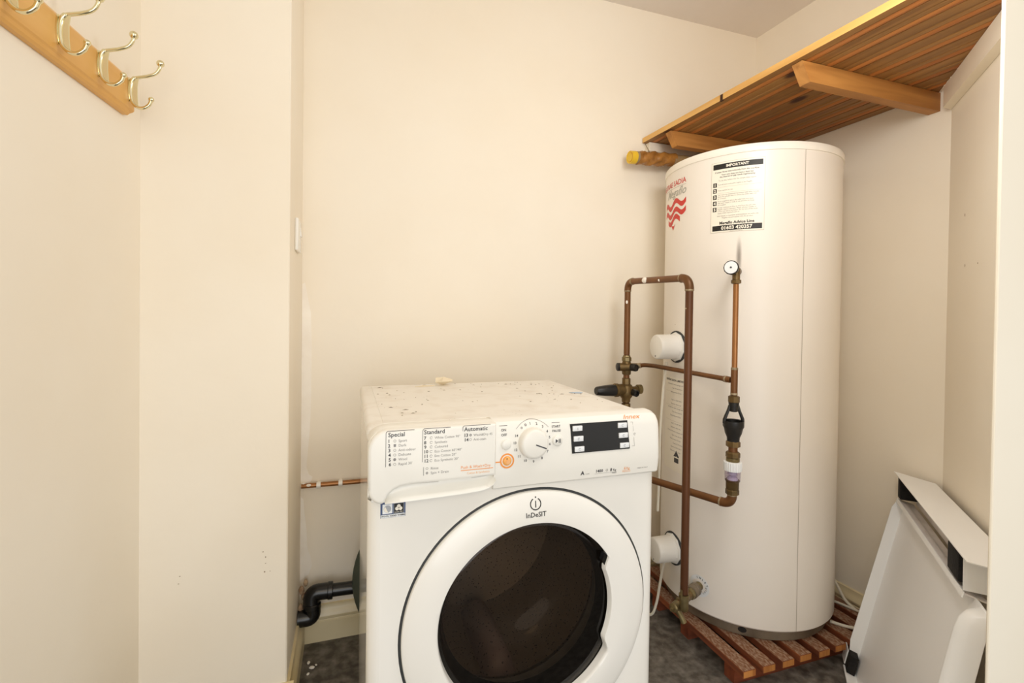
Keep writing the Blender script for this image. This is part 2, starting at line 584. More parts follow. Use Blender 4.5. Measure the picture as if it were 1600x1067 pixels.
# bare filler strip in the corner of the back wall (a raised skim of plaster)
fp = [(-0.147, 1.15), (-0.139, 1.155), (-0.134, 1.13), (-0.127, 1.09), (-0.121, 1.06), (-0.1185, 0.98), (-0.118, 0.88), (-0.119, 0.74),
      (-0.123, 0.66), (-0.128, 0.60), (-0.131, 0.565), (-0.124, 0.54), (-0.112, 0.53), (-0.118, 0.515), (-0.147, 0.50)]
b = B().prism(fp, lambda x, z: (x, BACK - 0.0015, z), lambda x, z: (x, BACK + 0.002, z))
b.build('filler_patch', M['filler'], wb, smooth=False)['label'] = 'white bare filler strip down the corner'
fp2 = [(-0.147, 0.47), (-0.139, 0.46), (-0.136, 0.42), (-0.129, 0.36), (-0.126, 0.30), (-0.117, 0.275), (-0.112, 0.245), (-0.122, 0.215),
       (-0.147, 0.20)]
b = B().prism(fp2, lambda x, z: (x, BACK - 0.0012, z), lambda x, z: (x, BACK + 0.002, z))
b.build('filler_patch', M['filler'], wb, smooth=False)['label'] = 'ragged bare filler above the waste pipe'

# old scuffs on the paint
SCUFF = mat('scuff', (150, 132, 108), 0.8)


def scuffs(wall, pts, fn):
    b = B()
    for x, z, w, h in pts:
        q = [(x + w * math.cos(k * math.pi / 4), z + h * math.sin(k * math.pi / 4)) for k in range(8)]
        b.add([fn(*p) for p in q], [tuple(range(8))])
    b.build('scuff_marks', SCUFF, wall, smooth=False)['kind'] = 'stuff'


scuffs(bpy.data.objects['wall_right_splay'], [(0.136, 1.350, 0.0025, 0.0045), (0.1455, 1.211, 0.0025, 0.0045), (0.2376, 1.2086, 0.003, 0.002)],
       lambda x, z: W0 + S_ * x + N_ * 0.0005 + Vector((0, 0, z)))
scuffs(wp, [(-0.2043, 0.457, 0.0018, 0.0013), (-0.1984, 0.443, 0.0012, 0.0022), (-0.1983, 0.427, 0.0012, 0.001), (-0.2004, 0.406, 0.0017, 0.002), (-0.188, 0.406, 0.001, 0.001),
            (-0.3836, 0.424, 0.0018, 0.001), (-0.3862, 0.406, 0.0018, 0.001)], lambda x, z: Vector((x, PY - 0.0005, z)))

# ------------------------------------------------------------------ washing machine
WM = tag(empty('washing_machine', (0.0311, 0.8762, 0), R(0.385)),
         'white front-loading washer dryer with round dark glass door', 'washing machine')
W, D = 0.595, 0.58
SEAM = 0.730
DC = (0.3115, 0.4655)         # door centre
# cabinet shell: sides and back, open to the front
b = B()
b.box(0.003, 0.012, 0.022, D - 0.01, 0.02, 0.826)
b.box(W - 0.012, W - 0.003, 0.022, D - 0.01, 0.02, 0.826)
b.box(0.012, W - 0.012, D - 0.02, D - 0.01, 0.02, 0.826)
b.box(0.012, W - 0.012, 0.03, D - 0.02, 0.02, 0.03)
b.build('cabinet', M['side'], WM, smooth=False)
for x in (0.05, W - 0.05):
    for y in (0.06, D - 0.06):
        B().lathe([(0.018, 0.0), (0.02, 0.004), (0.02, 0.012), (0.008, 0.014), (0.008, 0.03)], (x, y, 0), n=16).build('foot', M['blackp'], WM)
# a pressed lip down each front edge of the side panels
for nm, x0, x1 in (('side_trim', 0.0005, 0.004), ('side_trim', W - 0.004, W - 0.0005)):
    B().box(x0, x1, 0.028, 0.05, 0.02, 0.826, 0.001).build(nm, M['side'], WM)
# front panel with the porthole
b = B()
n = 96
hole = 0.2575


def sq(th):
    c, s = math.cos(th), math.sin(th)
    x0, x1, y0, y1 = 0.022 - DC[0], W - 0.022 - DC[0], 0.10 - DC[1], SEAM - 0.001 - DC[1]
    k = min((x1 / c) if c > 1e-9 else 1e9, (x0 / c) if c < -1e-9 else 1e9, (y1 / s) if s > 1e-9 else 1e9, (y0 / s) if s < -1e-9 else 1e9)
    return (DC[0] + c * k, DC[1] + s * k)


ths = sorted([2 * math.pi * i / n for i in range(n)] +
             [math.atan2(y, x) % (2 * math.pi) for x in (0.022 - DC[0], W - 0.022 - DC[0]) for y in (0.10 - DC[1], SEAM - 0.001 - DC[1])])
r0 = [(DC[0] + hole * math.cos(t), 0.012, DC[1] + hole * math.sin(t)) for t in ths]
r1 = [(DC[0] + hole * math.cos(t), 0.001, DC[1] + hole * math.sin(t)) for t in ths]
r2 = [(DC[0] + (hole + 0.002) * math.cos(t), 0.0, DC[1] + (hole + 0.002) * math.sin(t)) for t in ths]
r3 = [(sq(t)[0], 0.0, sq(t)[1]) for t in ths]
b.grid([r0, r1, r2, r3], True)
for side in (0, 1):
    rows = []
    for i in range(9):
        a = math.pi / 2 * i / 8
        x = 0.022 - 0.022 * math.sin(a); y = 0.022 - 0.022 * math.cos(a)
        if side:
            x = W - x
        rows.append([(x, y, 0.10), (x, y, SEAM - 0.001)])
    xx = 0.0 if not side else W
    rows.append([(xx, 0.028, 0.10), (xx, 0.028, SEAM - 0.001)])
    b.grid(rows)
b.build('front_panel', M['white'], WM, ang=50)
B().box(0.004, W - 0.004, 0.006, 0.03, 0.02, 0.098, 0.004).build('kick_plate', M['white'], WM)
# top
LZ = 0.850
b = B().box(-0.001, W + 0.001, 0.045, D, LZ - 0.028, LZ, 0.011, 4)
lid = b.build('worktop_lid', M['lid'], WM, ang=60)
b = B().box(0.030, W - 0.030, 0.075, D - 0.02, LZ - 0.003, LZ + 0.0008, 0.0006, 1)
b.build('lid_panel', M['lid'], lid)

# control panel: profile (y, z) lofted from the drawer to the right end
CP = [(0.030, SEAM + 0.001), (-0.006, SEAM + 0.001), (-0.009, SEAM + 0.004), (-0.0115, 0.752), (-0.013, 0.766), (-0.0125, 0.790),
      (-0.0105, 0.835), (-0.008, 0.848), (-0.002, 0.857), (0.008, 0.8615), (0.022, 0.8625), (0.040, 0.858), (0.056, 0.8515), (0.060, 0.84)]


def cp_front(z):
    for (y0, z0), (y1, z1) in zip(CP[1:], CP[2:]):
        if z0 <= z <= z1:
            return y0 + (y1 - y0) * (z - z0) / (z1 - z0)
    return -0.006


rows = []
RR = 0.024
A0, A1 = 0.2262, W + 0.002
xs = [A0, A0 + 0.1, A0 + 0.2] + [A1 - RR + RR * math.sin(math.pi / 2 * k / 10) for k in range(11)]
for x in xs:
    u = max(0.0, (x - (A1 - RR)) / RR)
    drop = RR * (1 - math.sqrt(max(0.0, 1 - u * u)))
    ztop = 0.8625 - drop
    k = (ztop - SEAM) / (0.8625 - SEAM)
    yb = max(0.0, (x - (A1 - 0.012)) / 0.012)
    back = 0.012 * (1 - math.sqrt(max(0.0, 1 - yb * yb)))
    rows.append([(x, min(y + back, 0.06), SEAM + (z - SEAM) * k) for y, z in CP])
b = B().grid(rows, False, capa=True, capb=True)
panel = b.build('control_panel', M['plastic'], WM, ang=28)

# detergent drawer: front plate with a scooped grip under it
DT = -0.024


def arc(cx, cy, r, a0, a1, n=8):
    return [(cx + r * math.cos(R(a0 + (a1 - a0) * i / n)), cy + r * math.sin(R(a0 + (a1 - a0) * i / n))) for i in range(n + 1)]


lipc = [(0.0275, 0.7345), (0.029, 0.740), (0.034, 0.7475), (0.042, 0.7545), (0.053, 0.7592), (0.072, 0.7615), (0.12, 0.7622), (0.18, 0.7627), (0.2275, 0.763)]
drawer_top = 0.860
outline = [(0.2275, drawer_top)] + arc(0.033, drawer_top - 0.034, 0.034, 90, 180, 10) + [(-0.0005, 0.76)] + arc(0.025, 0.757, 0.0255, 180, 262, 8) + lipc
bm = bmesh.new()
vs = [bm.verts.new((x, DT, z)) for x, z in outline]
f = bm.faces.new(vs)
ext = bmesh.ops.extrude_face_region(bm, geom=[f])
for v in [g for g in ext['geom'] if isinstance(g, bmesh.types.BMVert)]:
    v.co.y = 0.012
edges = [e for e in bm.edges if all(abs(v.co.y - DT) < 1e-6 for v in e.verts)]
bmesh.ops.bevel(bm, geom=edges, offset=0.006, segments=4, profile=0.5, affect='EDGES', clamp_overlap=True)
b = B().bm(bm)
# the soft top of the drawer running back to the lid
rows = []
for x, dz in [(0.0, 0.022), (0.004, 0.012), (0.011, 0.005), (0.02, 0.0015), (0.033, 0.0), (0.1, 0), (0.226, 0)]:
    rows.append([(x, DT + 0.010, drawer_top - 0.012 - dz), (x, DT + 0.012, drawer_top - 0.002 - dz), (x, -0.004, drawer_top + 0.001 - dz), (x, 0.012, drawer_top + 0.0015 - dz),
                 (x, 0.034, drawer_top - 0.002 - dz), (x, 0.054, 0.8515 - dz * 0.8), (x, 0.060, 0.838)])
b.grid(rows)
drawer = b.build('detergent_drawer', M['plastic'], WM, ang=40)
# scoop
low = [(0.0275, 0.7315), (0.05, 0.7315), (0.09, 0.7323), (0.13, 0.7333), (0.17, 0.7345), (0.20, 0.7365), (0.215, 0.7400), (0.224, 0.7455), (0.2275, 0.7525)]


def resample(pl, n):
    L = [0]
    for p, q in zip(pl, pl[1:]):
        L.append(L[-1] + math.dist(p, q))
    out = []
    for i in range(n):
        t = L[-1] * i / (n - 1)
        for k in range(len(L) - 1):
            if t <= L[k + 1] + 1e-9:
                s = (t - L[k]) / max(L[k + 1] - L[k], 1e-9)
                out.append((pl[k][0] + (pl[k + 1][0] - pl[k][0]) * s, pl[k][1] + (pl[k + 1][1] - pl[k][1]) * s))
                break
    return out


U, Lw = resample(lipc, 26), resample(low, 26)
rows = []
for t, y in [(-0.05, -0.010), (0.0, -0.006), (0.25, -0.003), (0.5, -0.006), (0.75, -0.014), (0.92, -0.0215), (1.0, -0.0215), (1.06, -0.017), (1.08, 0.004)]:
    rows.append([(u[0] + (l[0] - u[0]) * t, y, u[1] + (l[1] - u[1]) * t) for u, l in zip(U, Lw)])
B().grid(rows).build('grip_scoop', M['plastic'], drawer, ang=60)

B().box(0.006, 0.232, -0.0006, 0.012, 0.7292, 0.80).build('drawer_housing', M['white'], WM, smooth=False)
dmap = lambda x, y: (x - 0.0055, DT - 0.0004, y + 0.0048)
SX, SZ_ = -0.0045, 0.0033      # the panel stands proud of the front
pmap = lambda x, y: (x + SX, cp_front(y + SZ_) - 0.0006, y + SZ_)
fmap = lambda x, y: (x, -0.0006, y)
ln = []
ln += line(0.036, 0.8535, 0.082, 0.8535, 0.0009) + line(0.0335, 0.792, 0.0335, 0.8505, 0.0007) + line(0.0335, 0.8505, 0.036, 0.8535, 0.0009)
ln += line(0.099, 0.854, 0.146, 0.854, 0.0009) + line(0.0965, 0.795, 0.0965, 0.851, 0.0007) + line(0.0965, 0.851, 0.099, 0.854, 0.0009)
ln += line(0.0985, 0.771, 0.0985, 0.786, 0.0007)
ln += line(0.171, 0.8545, 0.221, 0.8545, 0.0009) + line(0.1685, 0.845, 0.1685, 0.8515, 0.0007) + line(0.1685, 0.8515, 0.171, 0.8545, 0.0009)
prints('programme_rules', drawer, M['ink'], ln, dmap)
it = [('Special', 0.037, 0.8435, 0.0105, 'L', 0.012, 0, 0), ('Standard', 0.0985, 0.844, 0.0105, 'L', 0.012, 0, 0), ('Automatic', 0.171, 0.8445, 0.0105, 'L', 0.012, 0, 0)]
lettering('programme_headings', drawer, M['ink'], it, dmap)
it = []
for i in range(6):
    it.append((str(i + 1), 0.0365 + 0.0004 * i, 0.8335 - 0.0081 * i, 0.0082, 'L', 0.025, 0, 0))
for i in range(6):
    it.append((str(i + 7), 0.0985 + 0.0003 * i - (0.0012 if i > 2 else 0), 0.8345 - 0.0081 * i, 0.0082, 'L', 0.02, 0, 0))
it += [('13', 0.1705, 0.8345, 0.0082, 'L', 0.025, 0, 0), ('14', 0.1712, 0.8262, 0.0082, 'L', 0.025, 0, 0)]
lettering('programme_numbers', drawer, M['ink'], it, dmap)
it = []
for i, t in enumerate(['Sport', 'Dark', 'Anti-odour', 'Delicate', 'Wool', "Rapid 30'"]):
    it.append((t, 0.0545, 0.8337 - 0.0081 * i, 0.0066, 'L', 0, 0, 0))
for i, t in enumerate(['White Cotton 90\u00b0', 'Synthetic', 'Coloured', 'Eco Cotton 60\u00b0/40\u00b0', 'Eco Cotton 20\u00b0', 'Eco Synthetic 20\u00b0']):
    it.append((t, 0.1175, 0.8347 - 0.0081 * i, 0.0062, 'L', 0, 0, 0))
it += [('Rinse', 0.111, 0.7805, 0.0064, 'L', 0, 0, 0), ('Spin + Drain', 0.111, 0.7725, 0.0064, 'L', 0, 0, 0),
       ('Wash&Dry 45', 0.1885, 0.8347, 0.0062, 'L', 0, 0, 0), ('Anti-stain', 0.1885, 0.8265, 0.0062, 'L', 0, 0, 0)]
lettering('programme_words', drawer, M['ink2'], it, dmap)
ic = []
for i in range(6):
    x, y = 0.0485, 0.8360 - 0.0081 * i
    if i == 1:
        ic += [[(x - 0.0022, y + 0.0026), (x + 0.0022, y + 0.0026), (x + 0.0018, y - 0.0022), (x - 0.0018, y - 0.0022)]]
    elif i == 4:
        ic += disc(x, y, 0.0026, 12)
    else:
        ic += ringpoly(x, y, 0.0018, 0.0024, 0, 2 * math.pi, 10)
for i in range(6):
    ic += ringpoly(0.1115, 0.837 - 0.0081 * i, 0.0018, 0.0025, 0.3, 5.6, 10)
ic += ringpoly(0.1045, 0.783, 0.0016, 0.0022, 0, 6.28, 10) + ringpoly(0.1045, 0.775, 0.0008, 0.0022, 0, 6.28, 10)
ic += ringpoly(0.183, 0.837, 0.0008, 0.0024, 0, 6.28, 8) + ringpoly(0.183, 0.829, 0.0018, 0.0024, 0, 6.28, 10)
prints('programme_symbols', drawer, M['ink2'], ic, dmap)
lettering('wash_and_dry_lettering', drawer, M['orange'], [('Push & Wash+Dry', 0.1655, 0.7765, 0.0074, 'L', 0, 0, 0)], dmap)
prints('wash_and_dry_rule', drawer, M['orange'], line(0.1655, 0.7735, 0.2265, 0.7735, 0.0012), dmap)
lettering('cotton_lettering', drawer, M['palorange'], [('Cotton & Synthetics', 0.177, 0.7660, 0.0052, 'L', 0, 0, 0)], dmap)


def panel_button(name, x, z, r, m, h=0.004, sub=None):
    x += SX; z += SZ_
    y = cp_front(z)
    b = B().lathe([(r + 0.0012, 0.002), (r + 0.0012, -0.0006), (r + 0.0002, -0.0006), (r, -h * 0.7), (r - 0.0012, -h), (0.0004, -h + 0.0004)],
                  (x, y, z), (0, 1, 0), 28)
    return b.build(name, m, WM, ang=50)


panel_button('power_button', 0.2545, 0.8125, 0.0095, M['plastic'])
ob = panel_button('wash_and_dry_button', 0.2565, 0.7815, 0.0078, M['orangebtn'], 0.003)
ob['label'] = 'orange push-button'
prints('button_halo', ob, M['orange'], ringpoly(0.2565, 0.7815, 0.0112, 0.0142, 0, 2 * math.pi, 32) + line(0.2285, 0.7805, 0.2425, 0.7805, 0.0022), pmap)
prints('button_mark', ob, M['palorange'], disc(0.258, 0.7795, 0.0042, 10), lambda x, y: (x + SX, cp_front(0.7848) - 0.0032, y + SZ_))
prints('button_speck', ob, M['blk_ink'], disc(0.2555, 0.7862, 0.0012, 8), lambda x, y: (x + SX, cp_front(0.7848) - 0.0033, y + SZ_))
sb = panel_button('start_button', 0.3605, 0.8125, 0.0105, M['plastic'])
prints('play_pause_mark', sb, M['ink'], [[(0.3555, 0.8165), (0.3555, 0.8085), (0.3608, 0.8125)]] + rect(0.3622, 0.3636, 0.8085, 0.8165) + rect(0.3650, 0.3664, 0.8085, 0.8165),
       lambda x, y: (x + SX, cp_front(0.8158) - 0.0043, y + SZ_))
it = [('ON', 0.2500, 0.8375, 0.0066, 'C', 0.012, 0, 0), ('OFF', 0.2504, 0.8285, 0.0066, 'C', 0.012, 0, 0),
      ('START', 0.3585, 0.8378, 0.0064, 'C', 0.012, 0, 0), ('PAUSE', 0.3590, 0.8295, 0.0064, 'C', 0.012, 0, 0)]
lettering('button_lettering', panel, M['ink'], it, pmap)
prints('button_rules', panel, M['ink'], line(0.242, 0.8475, 0.258, 0.8475, 0.0008) + line(0.350, 0.847, 0.367, 0.847, 0.0008), pmap)

# programme dial
dz = 0.8120 + SZ_
dx = 0.3085 + SX
y0 = cp_front(dz)
prof = [(0.0295, 0.003), (0.0295, -0.003), (0.0288, -0.008), (0.028, -0.0125), (0.026, -0.0150), (0.022, -0.0162), (0.0005, -0.0170)]
dial = B().lathe(prof, (dx, y0, dz), (0, 1, 0), 48).build('programme_dial', M['plastic'], WM, ang=50)
a = R(-22)
B().add([(dx + math.cos(a) * r - math.sin(a) * w, y0 - 0.0174 if r < 0.02 else y0 - 0.0165, dz + math.sin(a) * r + math.cos(a) * w)
         for r, w in ((0.0005, -0.0011), (0.0245, -0.0011), (0.0245, 0.0011), (0.0005, 0.0011))], [(0, 1, 2, 3)]).build('pointer', M['ink'], dial)
it = []
order = ['1', '2', '3', '4', '5', '6', '7', '8', '9', '10', '11', '12', '13', '14']
angs = [96, 75, 54, 33, 13, -8, -31, -58, -87, -115, -139, -162, 177, 155]
for t, an in zip(order, angs):
    rr = 0.0365
    it.append((t, dx - SX + rr * math.cos(R(an)), dz - SZ_ + rr * math.sin(R(an)) - 0.0022, 0.0068, 'C', 0.015, 0, 0))
lettering('dial_numbers', panel, M['ink'], it, pmap)
prints('dial_scale', panel, M['ink2'], ringpoly(dx - SX, dz - SZ_, 0.0432, 0.0439, R(40), R(140), 30) + ringpoly(dx - SX - 0.022, dz - SZ_ + 0.0295, 0.0012, 0.0022, 0, 6.28, 10)
       + ringpoly(dx - SX - 0.0135, dz - SZ_ + 0.0345, 0.0010, 0.0024, 0, 6.28, 10), pmap)

# display
y1 = cp_front(0.813)
b = B()
pl = [(0.3895, 0.7845), (0.5235, 0.7845), (0.5180, 0.8425), (0.3870, 0.8425)]
pl = [(0.3925, 0.7845), (0.5240, 0.7845), (0.5195, 0.8425), (0.3885, 0.8425)]
b.prism([(x + SX, z + SZ_) for x, z in pl], lambda x, z: (x, cp_front(z) - 0.0016, z), lambda x, z: (x, cp_front(z) + 0.004, z))
disp = b.build('display', M['black'], WM, smooth=False)
disp['label'] = 'glossy black display panel'
for (x, z) in [(0.4040, 0.8335), (0.4060, 0.8130), (0.4080, 0.7925), (0.5065, 0.8335), (0.5085, 0.8130), (0.5110, 0.7925)]:
    x += SX; z += SZ_
    b = B().box(x - 0.0105, x + 0.0105, cp_front(z) - 0.0034, cp_front(z) + 0.001, z - 0.0052, z + 0.0052, 0.0008, 2)
    k = b.build('touch_key', M['key'], disp)
it = [('i', 0.4040, 0.8312, 0.0062, 'C', 0.03, 0, 0)]
lettering('key_mark', disp, M['ink2'], it, lambda x, z: (x + SX, cp_front(z + SZ_) - 0.0038, z + SZ_))
prints('key_symbols', disp, M['silver'], [p for (x, z) in [(0.4060, 0.8130), (0.4080, 0.7925), (0.5065, 0.8335), (0.5085, 0.8130), (0.5110, 0.7925)]
                                          for p in ringpoly(x, z, 0.0016, 0.0026, 0.4, 5.5, 8)], lambda x, z: (x + SX, cp_front(z + SZ_) - 0.0038, z + SZ_))
prints('display_bracket', panel, M['ink2'], line(0.527, 0.8385, 0.5325, 0.8385, 0.0005) + line(0.5325, 0.8385, 0.5335, 0.8195, 0.0005) + line(0.5345, 0.807, 0.536, 0.789, 0.0005)
       + line(0.536, 0.789, 0.530, 0.789, 0.0005) + ringpoly(0.5365, 0.8135, 0.0016, 0.0024, 0, 5.5, 10), pmap)
lettering('range_lettering', panel, M['orange'], [('Innex', 0.5100, 0.8485, 0.0118, 'L', 0, 0.35, 0)], lambda x, y: (0.5055 + (x - 0.510) * 1.5, cp_front(min(y, 0.8475)) - 0.0008 + max(0, y - 0.8475) * 0.45, y))
it = [('A', 0.4135, 0.7385, 0.0112, 'L', 0.03, 0, 0), ('1400', 0.4465, 0.7405, 0.0085, 'L', 0.02, 0, 0), ('8', 0.4800, 0.7405, 0.0088, 'L', 0.02, 0, 0), ('Kg', 0.4868, 0.7405, 0.0066, 'L', 0.01, 0, 0)]
lettering('rating_lettering', panel, M['ink'], it, pmap)
it = [('CLASS', 0.4235, 0.7385, 0.0034, 'L', 0, 0, 0), ('WASH', 0.4850, 0.7350, 0.0036, 'L', 0.02, 0, 0), ('MADE IN ITALY', 0.5450, 0.7398, 0.0036, 'L', 0, 0, 0)]
lettering('small_rating_lettering', panel, M['ink2'], it, pmap)
prints('rating_rule', panel, M['ink2'], line(0.4445, 0.7380, 0.4960, 0.7380, 0.0004) + ringpoly(0.4725, 0.7435, 0.0018, 0.0026, 0, 6.28, 10), pmap)
lettering('dry_load_lettering', panel, M['orange'], [('6', 0.5125, 0.7410, 0.0085, 'L', 0, 0, 0), ('Kg', 0.5182, 0.7410, 0.0072, 'L', 0, 0, 0), ('WASH & DRY', 0.5085, 0.7352, 0.0034, 'L', 0, 0, 0)], pmap)
prints('dry_load_rule', panel, M['orange'], line(0.5085, 0.7392, 0.5275, 0.7392, 0.0005), pmap)

# sticker under the drawer
sx0, sx1, sz0, sz1 = 0.0215, 0.0650, 0.6985, 0.7265
stk = prints('wash_sticker', WM, M['navy'], rect(sx0, sx1, sz0, sz1), lambda x, y: (x, -0.0004, y))
stk['label'] = 'small blue and white care sticker'
fm2 = lambda x, y: (x, -0.0008, y)
fm3 = lambda x, y: (x, -0.0011, y)
fm4 = lambda x, y: (x, -0.0014, y)
prints('sticker_footer', stk, M['key'], rect(sx0 + 0.0006, sx1 - 0.0006, sz0 + 0.0004, sz0 + 0.0058), fm2)
prints('sticker_white_square', stk, M['key'], rect(sx0 + 0.0035, sx0 + 0.0205, sz0 + 0.0075, sz0 + 0.0245), fm2)
prints('sticker_black_square', stk, M['blk_ink'], rect(sx0 + 0.0235, sx0 + 0.0400, sz0 + 0.0072, sz0 + 0.0242), fm2)
prints('sticker_square_frame', stk, M['silver'], line(sx0 + 0.0228, sz0 + 0.0066, sx0 + 0.0407, sz0 + 0.0066, 0.0007) + line(sx0 + 0.0228, sz0 + 0.0248, sx0 + 0.0407, sz0 + 0.0248, 0.0007)
       + line(sx0 + 0.0228, sz0 + 0.0066, sx0 + 0.0228, sz0 + 0.0248, 0.0007) + line(sx0 + 0.0407, sz0 + 0.0066, sx0 + 0.0407, sz0 + 0.0248, 0.0007), fm3)
prints('sticker_drum_mark', stk, M['silver'], disc(sx0 + 0.012, sz0 + 0.016, 0.0064, 20), fm3)
prints('sticker_drum_shine', stk, M['label'], [[(sx0 + 0.0058, sz0 + 0.0150), (sx0 + 0.0075, sz0 + 0.0113), (sx0 + 0.0120, sz0 + 0.0098), (sx0 + 0.0128, sz0 + 0.0108), (sx0 + 0.0085, sz0 + 0.0200), (sx0 + 0.0065, sz0 + 0.0190)]], fm4)
prints('sticker_knot_mark', stk, M['label'], disc(sx0 + 0.0317, sz0 + 0.0192, 0.0034, 14) + disc(sx0 + 0.0287, sz0 + 0.0150, 0.0034, 14) + disc(sx0 + 0.0347, sz0 + 0.0150, 0.0034, 14)
       + rect(sx0 + 0.0245, sx0 + 0.0325, sz0 + 0.0086, sz0 + 0.0092) + rect(sx0 + 0.0340, sx0 + 0.0385, sz0 + 0.0088, sz0 + 0.0098), fm3)
prints('sticker_knot_centre', stk, M['blk_ink'], disc(sx0 + 0.0317, sz0 + 0.0163, 0.0009, 8), fm4)
lettering('sticker_lettering', stk, M['blk_ink'], [('WOOL HAND WASH', sx0 + 0.0015, sz0 + 0.0018, 0.0042, 'L', 0.02, 0, 0), ('SAFE', sx0 + 0.0355, sz0 + 0.0018, 0.0036, 'L', 0, 0, 0)], fm3)

# door
b = B().lathe([(0.2395, -0.002), (0.2565, -0.002), (0.2565, 0.012), (0.2395, 0.012), (0.2395, -0.002)], (DC[0], 0.004, DC[1]), (0, 1, 0), 96, caps=False)
b.build('door_gap', M['gap'], WM)
NT = 180
prof = [(0.2520, 0.010), (0.2525, -0.003), (0.2512, -0.0060), (0.2475, -0.0080), (0.239, -0.0100), (0.226, -0.0122), (0.212, -0.0138), (0.200, -0.0144), (0.1925, -0.0138)]
rows = [[] for _ in range(len(prof) + 5)]
for k in range(NT):
    th = 2 * math.pi * k / NT
    d = (math.degrees(th) + 180) % 360 - 180
    c, s = math.cos(th), math.sin(th)
    for i, (r, y) in enumerate(prof):
        rows[i].append((DC[0] + r * c, y, DC[1] + r * s))
    ri = 0.1880
    dep = 0.0
    e = min(abs(d - 28), abs(d + 28))
    if abs(d) < 25:
        ri = 0.1700
        dep = 1.0
    elif abs(d) < 31:
        t = (31 - abs(d)) / 6
        ri = 0.1920 - 0.0220 * t
        dep = t
    elif abs(d) < 62:
        ri = 0.1920 - 0.0040 * (abs(d) - 31) / 31
    yb = 0.004
    rows[len(prof)].append((DC[0] + (ri + 0.0020) * c, -0.0132 + 0.001 * dep, DC[1] + 0.008 + (ri + 0.0020) * s))
    rows[len(prof) + 1].append((DC[0] + ri * c, -0.0112 + 0.002 * dep, DC[1] + 0.008 + ri * s))
    rows[len(prof) + 2].append((DC[0] + (ri - 0.001) * c, -0.0075 + 0.002 * dep, DC[1] + 0.008 + (ri - 0.001) * s))
    rows[len(prof) + 3].append((DC[0] + (ri - 0.0025) * c, yb - 0.006 * dep, DC[1] + 0.008 + (ri - 0.0025) * s))
    rows[len(prof) + 4].append((DC[0] + (0.1925) * c, 0.009, DC[1] + 0.008 + (0.1925) * s))
b = B().grid(rows, True)
door = b.build('door', M['white'], WM, ang=38)
DZ = DC[1] + 0.008
b = B().lathe([(0.1875, 0.009), (0.1875, 0.0060), (0.185, 0.0045), (0.170, 0.0025), (0.13, -0.0010), (0.08, -0.0033), (0.0004, -0.0043)],
              (DC[0], 0, DZ), (0, 1, 0), 96, caps=False)
g = b.build('door_glass', M['door_glass'], door, ang=60)
g['label'] = 'dark smoked door glass'
b = B().lathe([(0.1905, 0.0062), (0.1795, 0.0068), (0.1780, 0.010), (0.177, 0.020), (0.168, 0.05), (0.185, 0.055), (0.1905, 0.02)], (DC[0], 0, DZ), (0, 1, 0), 96, caps=False)
rg = b.build('glass_rim', M['black'], door, ang=60)
b = B().lathe([(0.176, 0.022), (0.160, 0.060), (0.140, 0.115), (0.118, 0.135), (0.07, 0.146), (0.0004, 0.148)], (DC[0], 0, DC[1]), (0, 1, 0), 72, caps=False)
b.build('glass_bowl', M['clear_bowl'], door, ang=60)
b = B().box(DC[0] + 0.157, DC[0] + 0.176, -0.0185, -0.0095, DC[1] + 0.046, DC[1] + 0.098, 0.003, 2)
b = B()
b.prism([(0.468, 0.575), (0.4835, 0.5585), (0.4815, 0.551), (0.4755, 0.541), (0.470, 0.545), (0.462, 0.560)], lambda x, z: (x, -0.0085, z), lambda x, z: (x, 0.006, z))
b.build('door_catch', M['black'], door, smooth=False)
dl = lambda x, y: (x, -0.0275 + 0.0018 * max(0, (math.hypot(x - DC[0], y - DC[1]) - 0.2)) / 0.02, y)


def dl(x, y):
    r = math.hypot(x - DC[0], y - DC[1])
    yy = -0.0144
    for (r0_, y0_), (r1_, y1_) in zip(prof, prof[1:]):
        if r1_ <= r <= r0_:
            yy = y0_ + (y1_ - y0_) * (r0_ - r) / (r0_ - r1_)
    return (x, yy - 0.0006, y)


lx, lz = 0.3120, 0.6955
logo = ringpoly(lx, lz, 0.0097, 0.0117, R(118), R(422), 40) + line(lx, lz - 0.0065, lx, lz + 0.0060, 0.0020) + disc(lx + 0.0003, lz + 0.0125, 0.0015, 10)
prints('maker_emblem', door, M['blk_ink'], logo, dl)
lettering('maker_lettering', door, M['blk_ink'], [('InDeSIT', 0.3125, 0.6712, 0.0130, 'C', 0.012, 0, 0)], dl)
# tub seal and drum
b = B().lathe([(0.236, 0.014), (0.210, 0.018), (0.196, 0.03), (0.190, 0.06), (0.199, 0.075), (0.188, 0.10), (0.200, 0.115), (0.236, 0.12)], (DC[0], 0, DC[1]), (0, 1, 0), 72, caps=False)
b.build('door_seal', M['rubber'], WM, ang=50)
b = B().lathe([(0.196, 0.118), (0.222, 0.125), (0.236, 0.14), (0.236, 0.42), (0.225, 0.44), (0.10, 0.455), (0.0004, 0.45)], (DC[0], 0, DC[1]), (0, 1, 0), 72, caps=False)
drum = b.build('drum', M['steel'], WM, ang=40)
for a in (268, 28, 148):
    c, s = math.cos(R(a)), math.sin(R(a))
    rows = []
    for y, h in ((0.16, 0.02), (0.18, 0.05), (0.30, 0.055), (0.40, 0.045), (0.425, 0.015)):
        rows.append([(DC[0] + c * (0.235 - q) - s * w, y, DC[1] + s * (0.235 - q) + c * w) for w, q in ((-0.042, -0.004), (-0.026, h * 0.75), (-0.008, h), (0.008, h), (0.026, h * 0.75), (0.042, -0.004))])
    B().grid(rows, capa=True, capb=True).build('lifter', M['lifter'], drum, ang=50)

# bits lying on the lid (world coordinates)


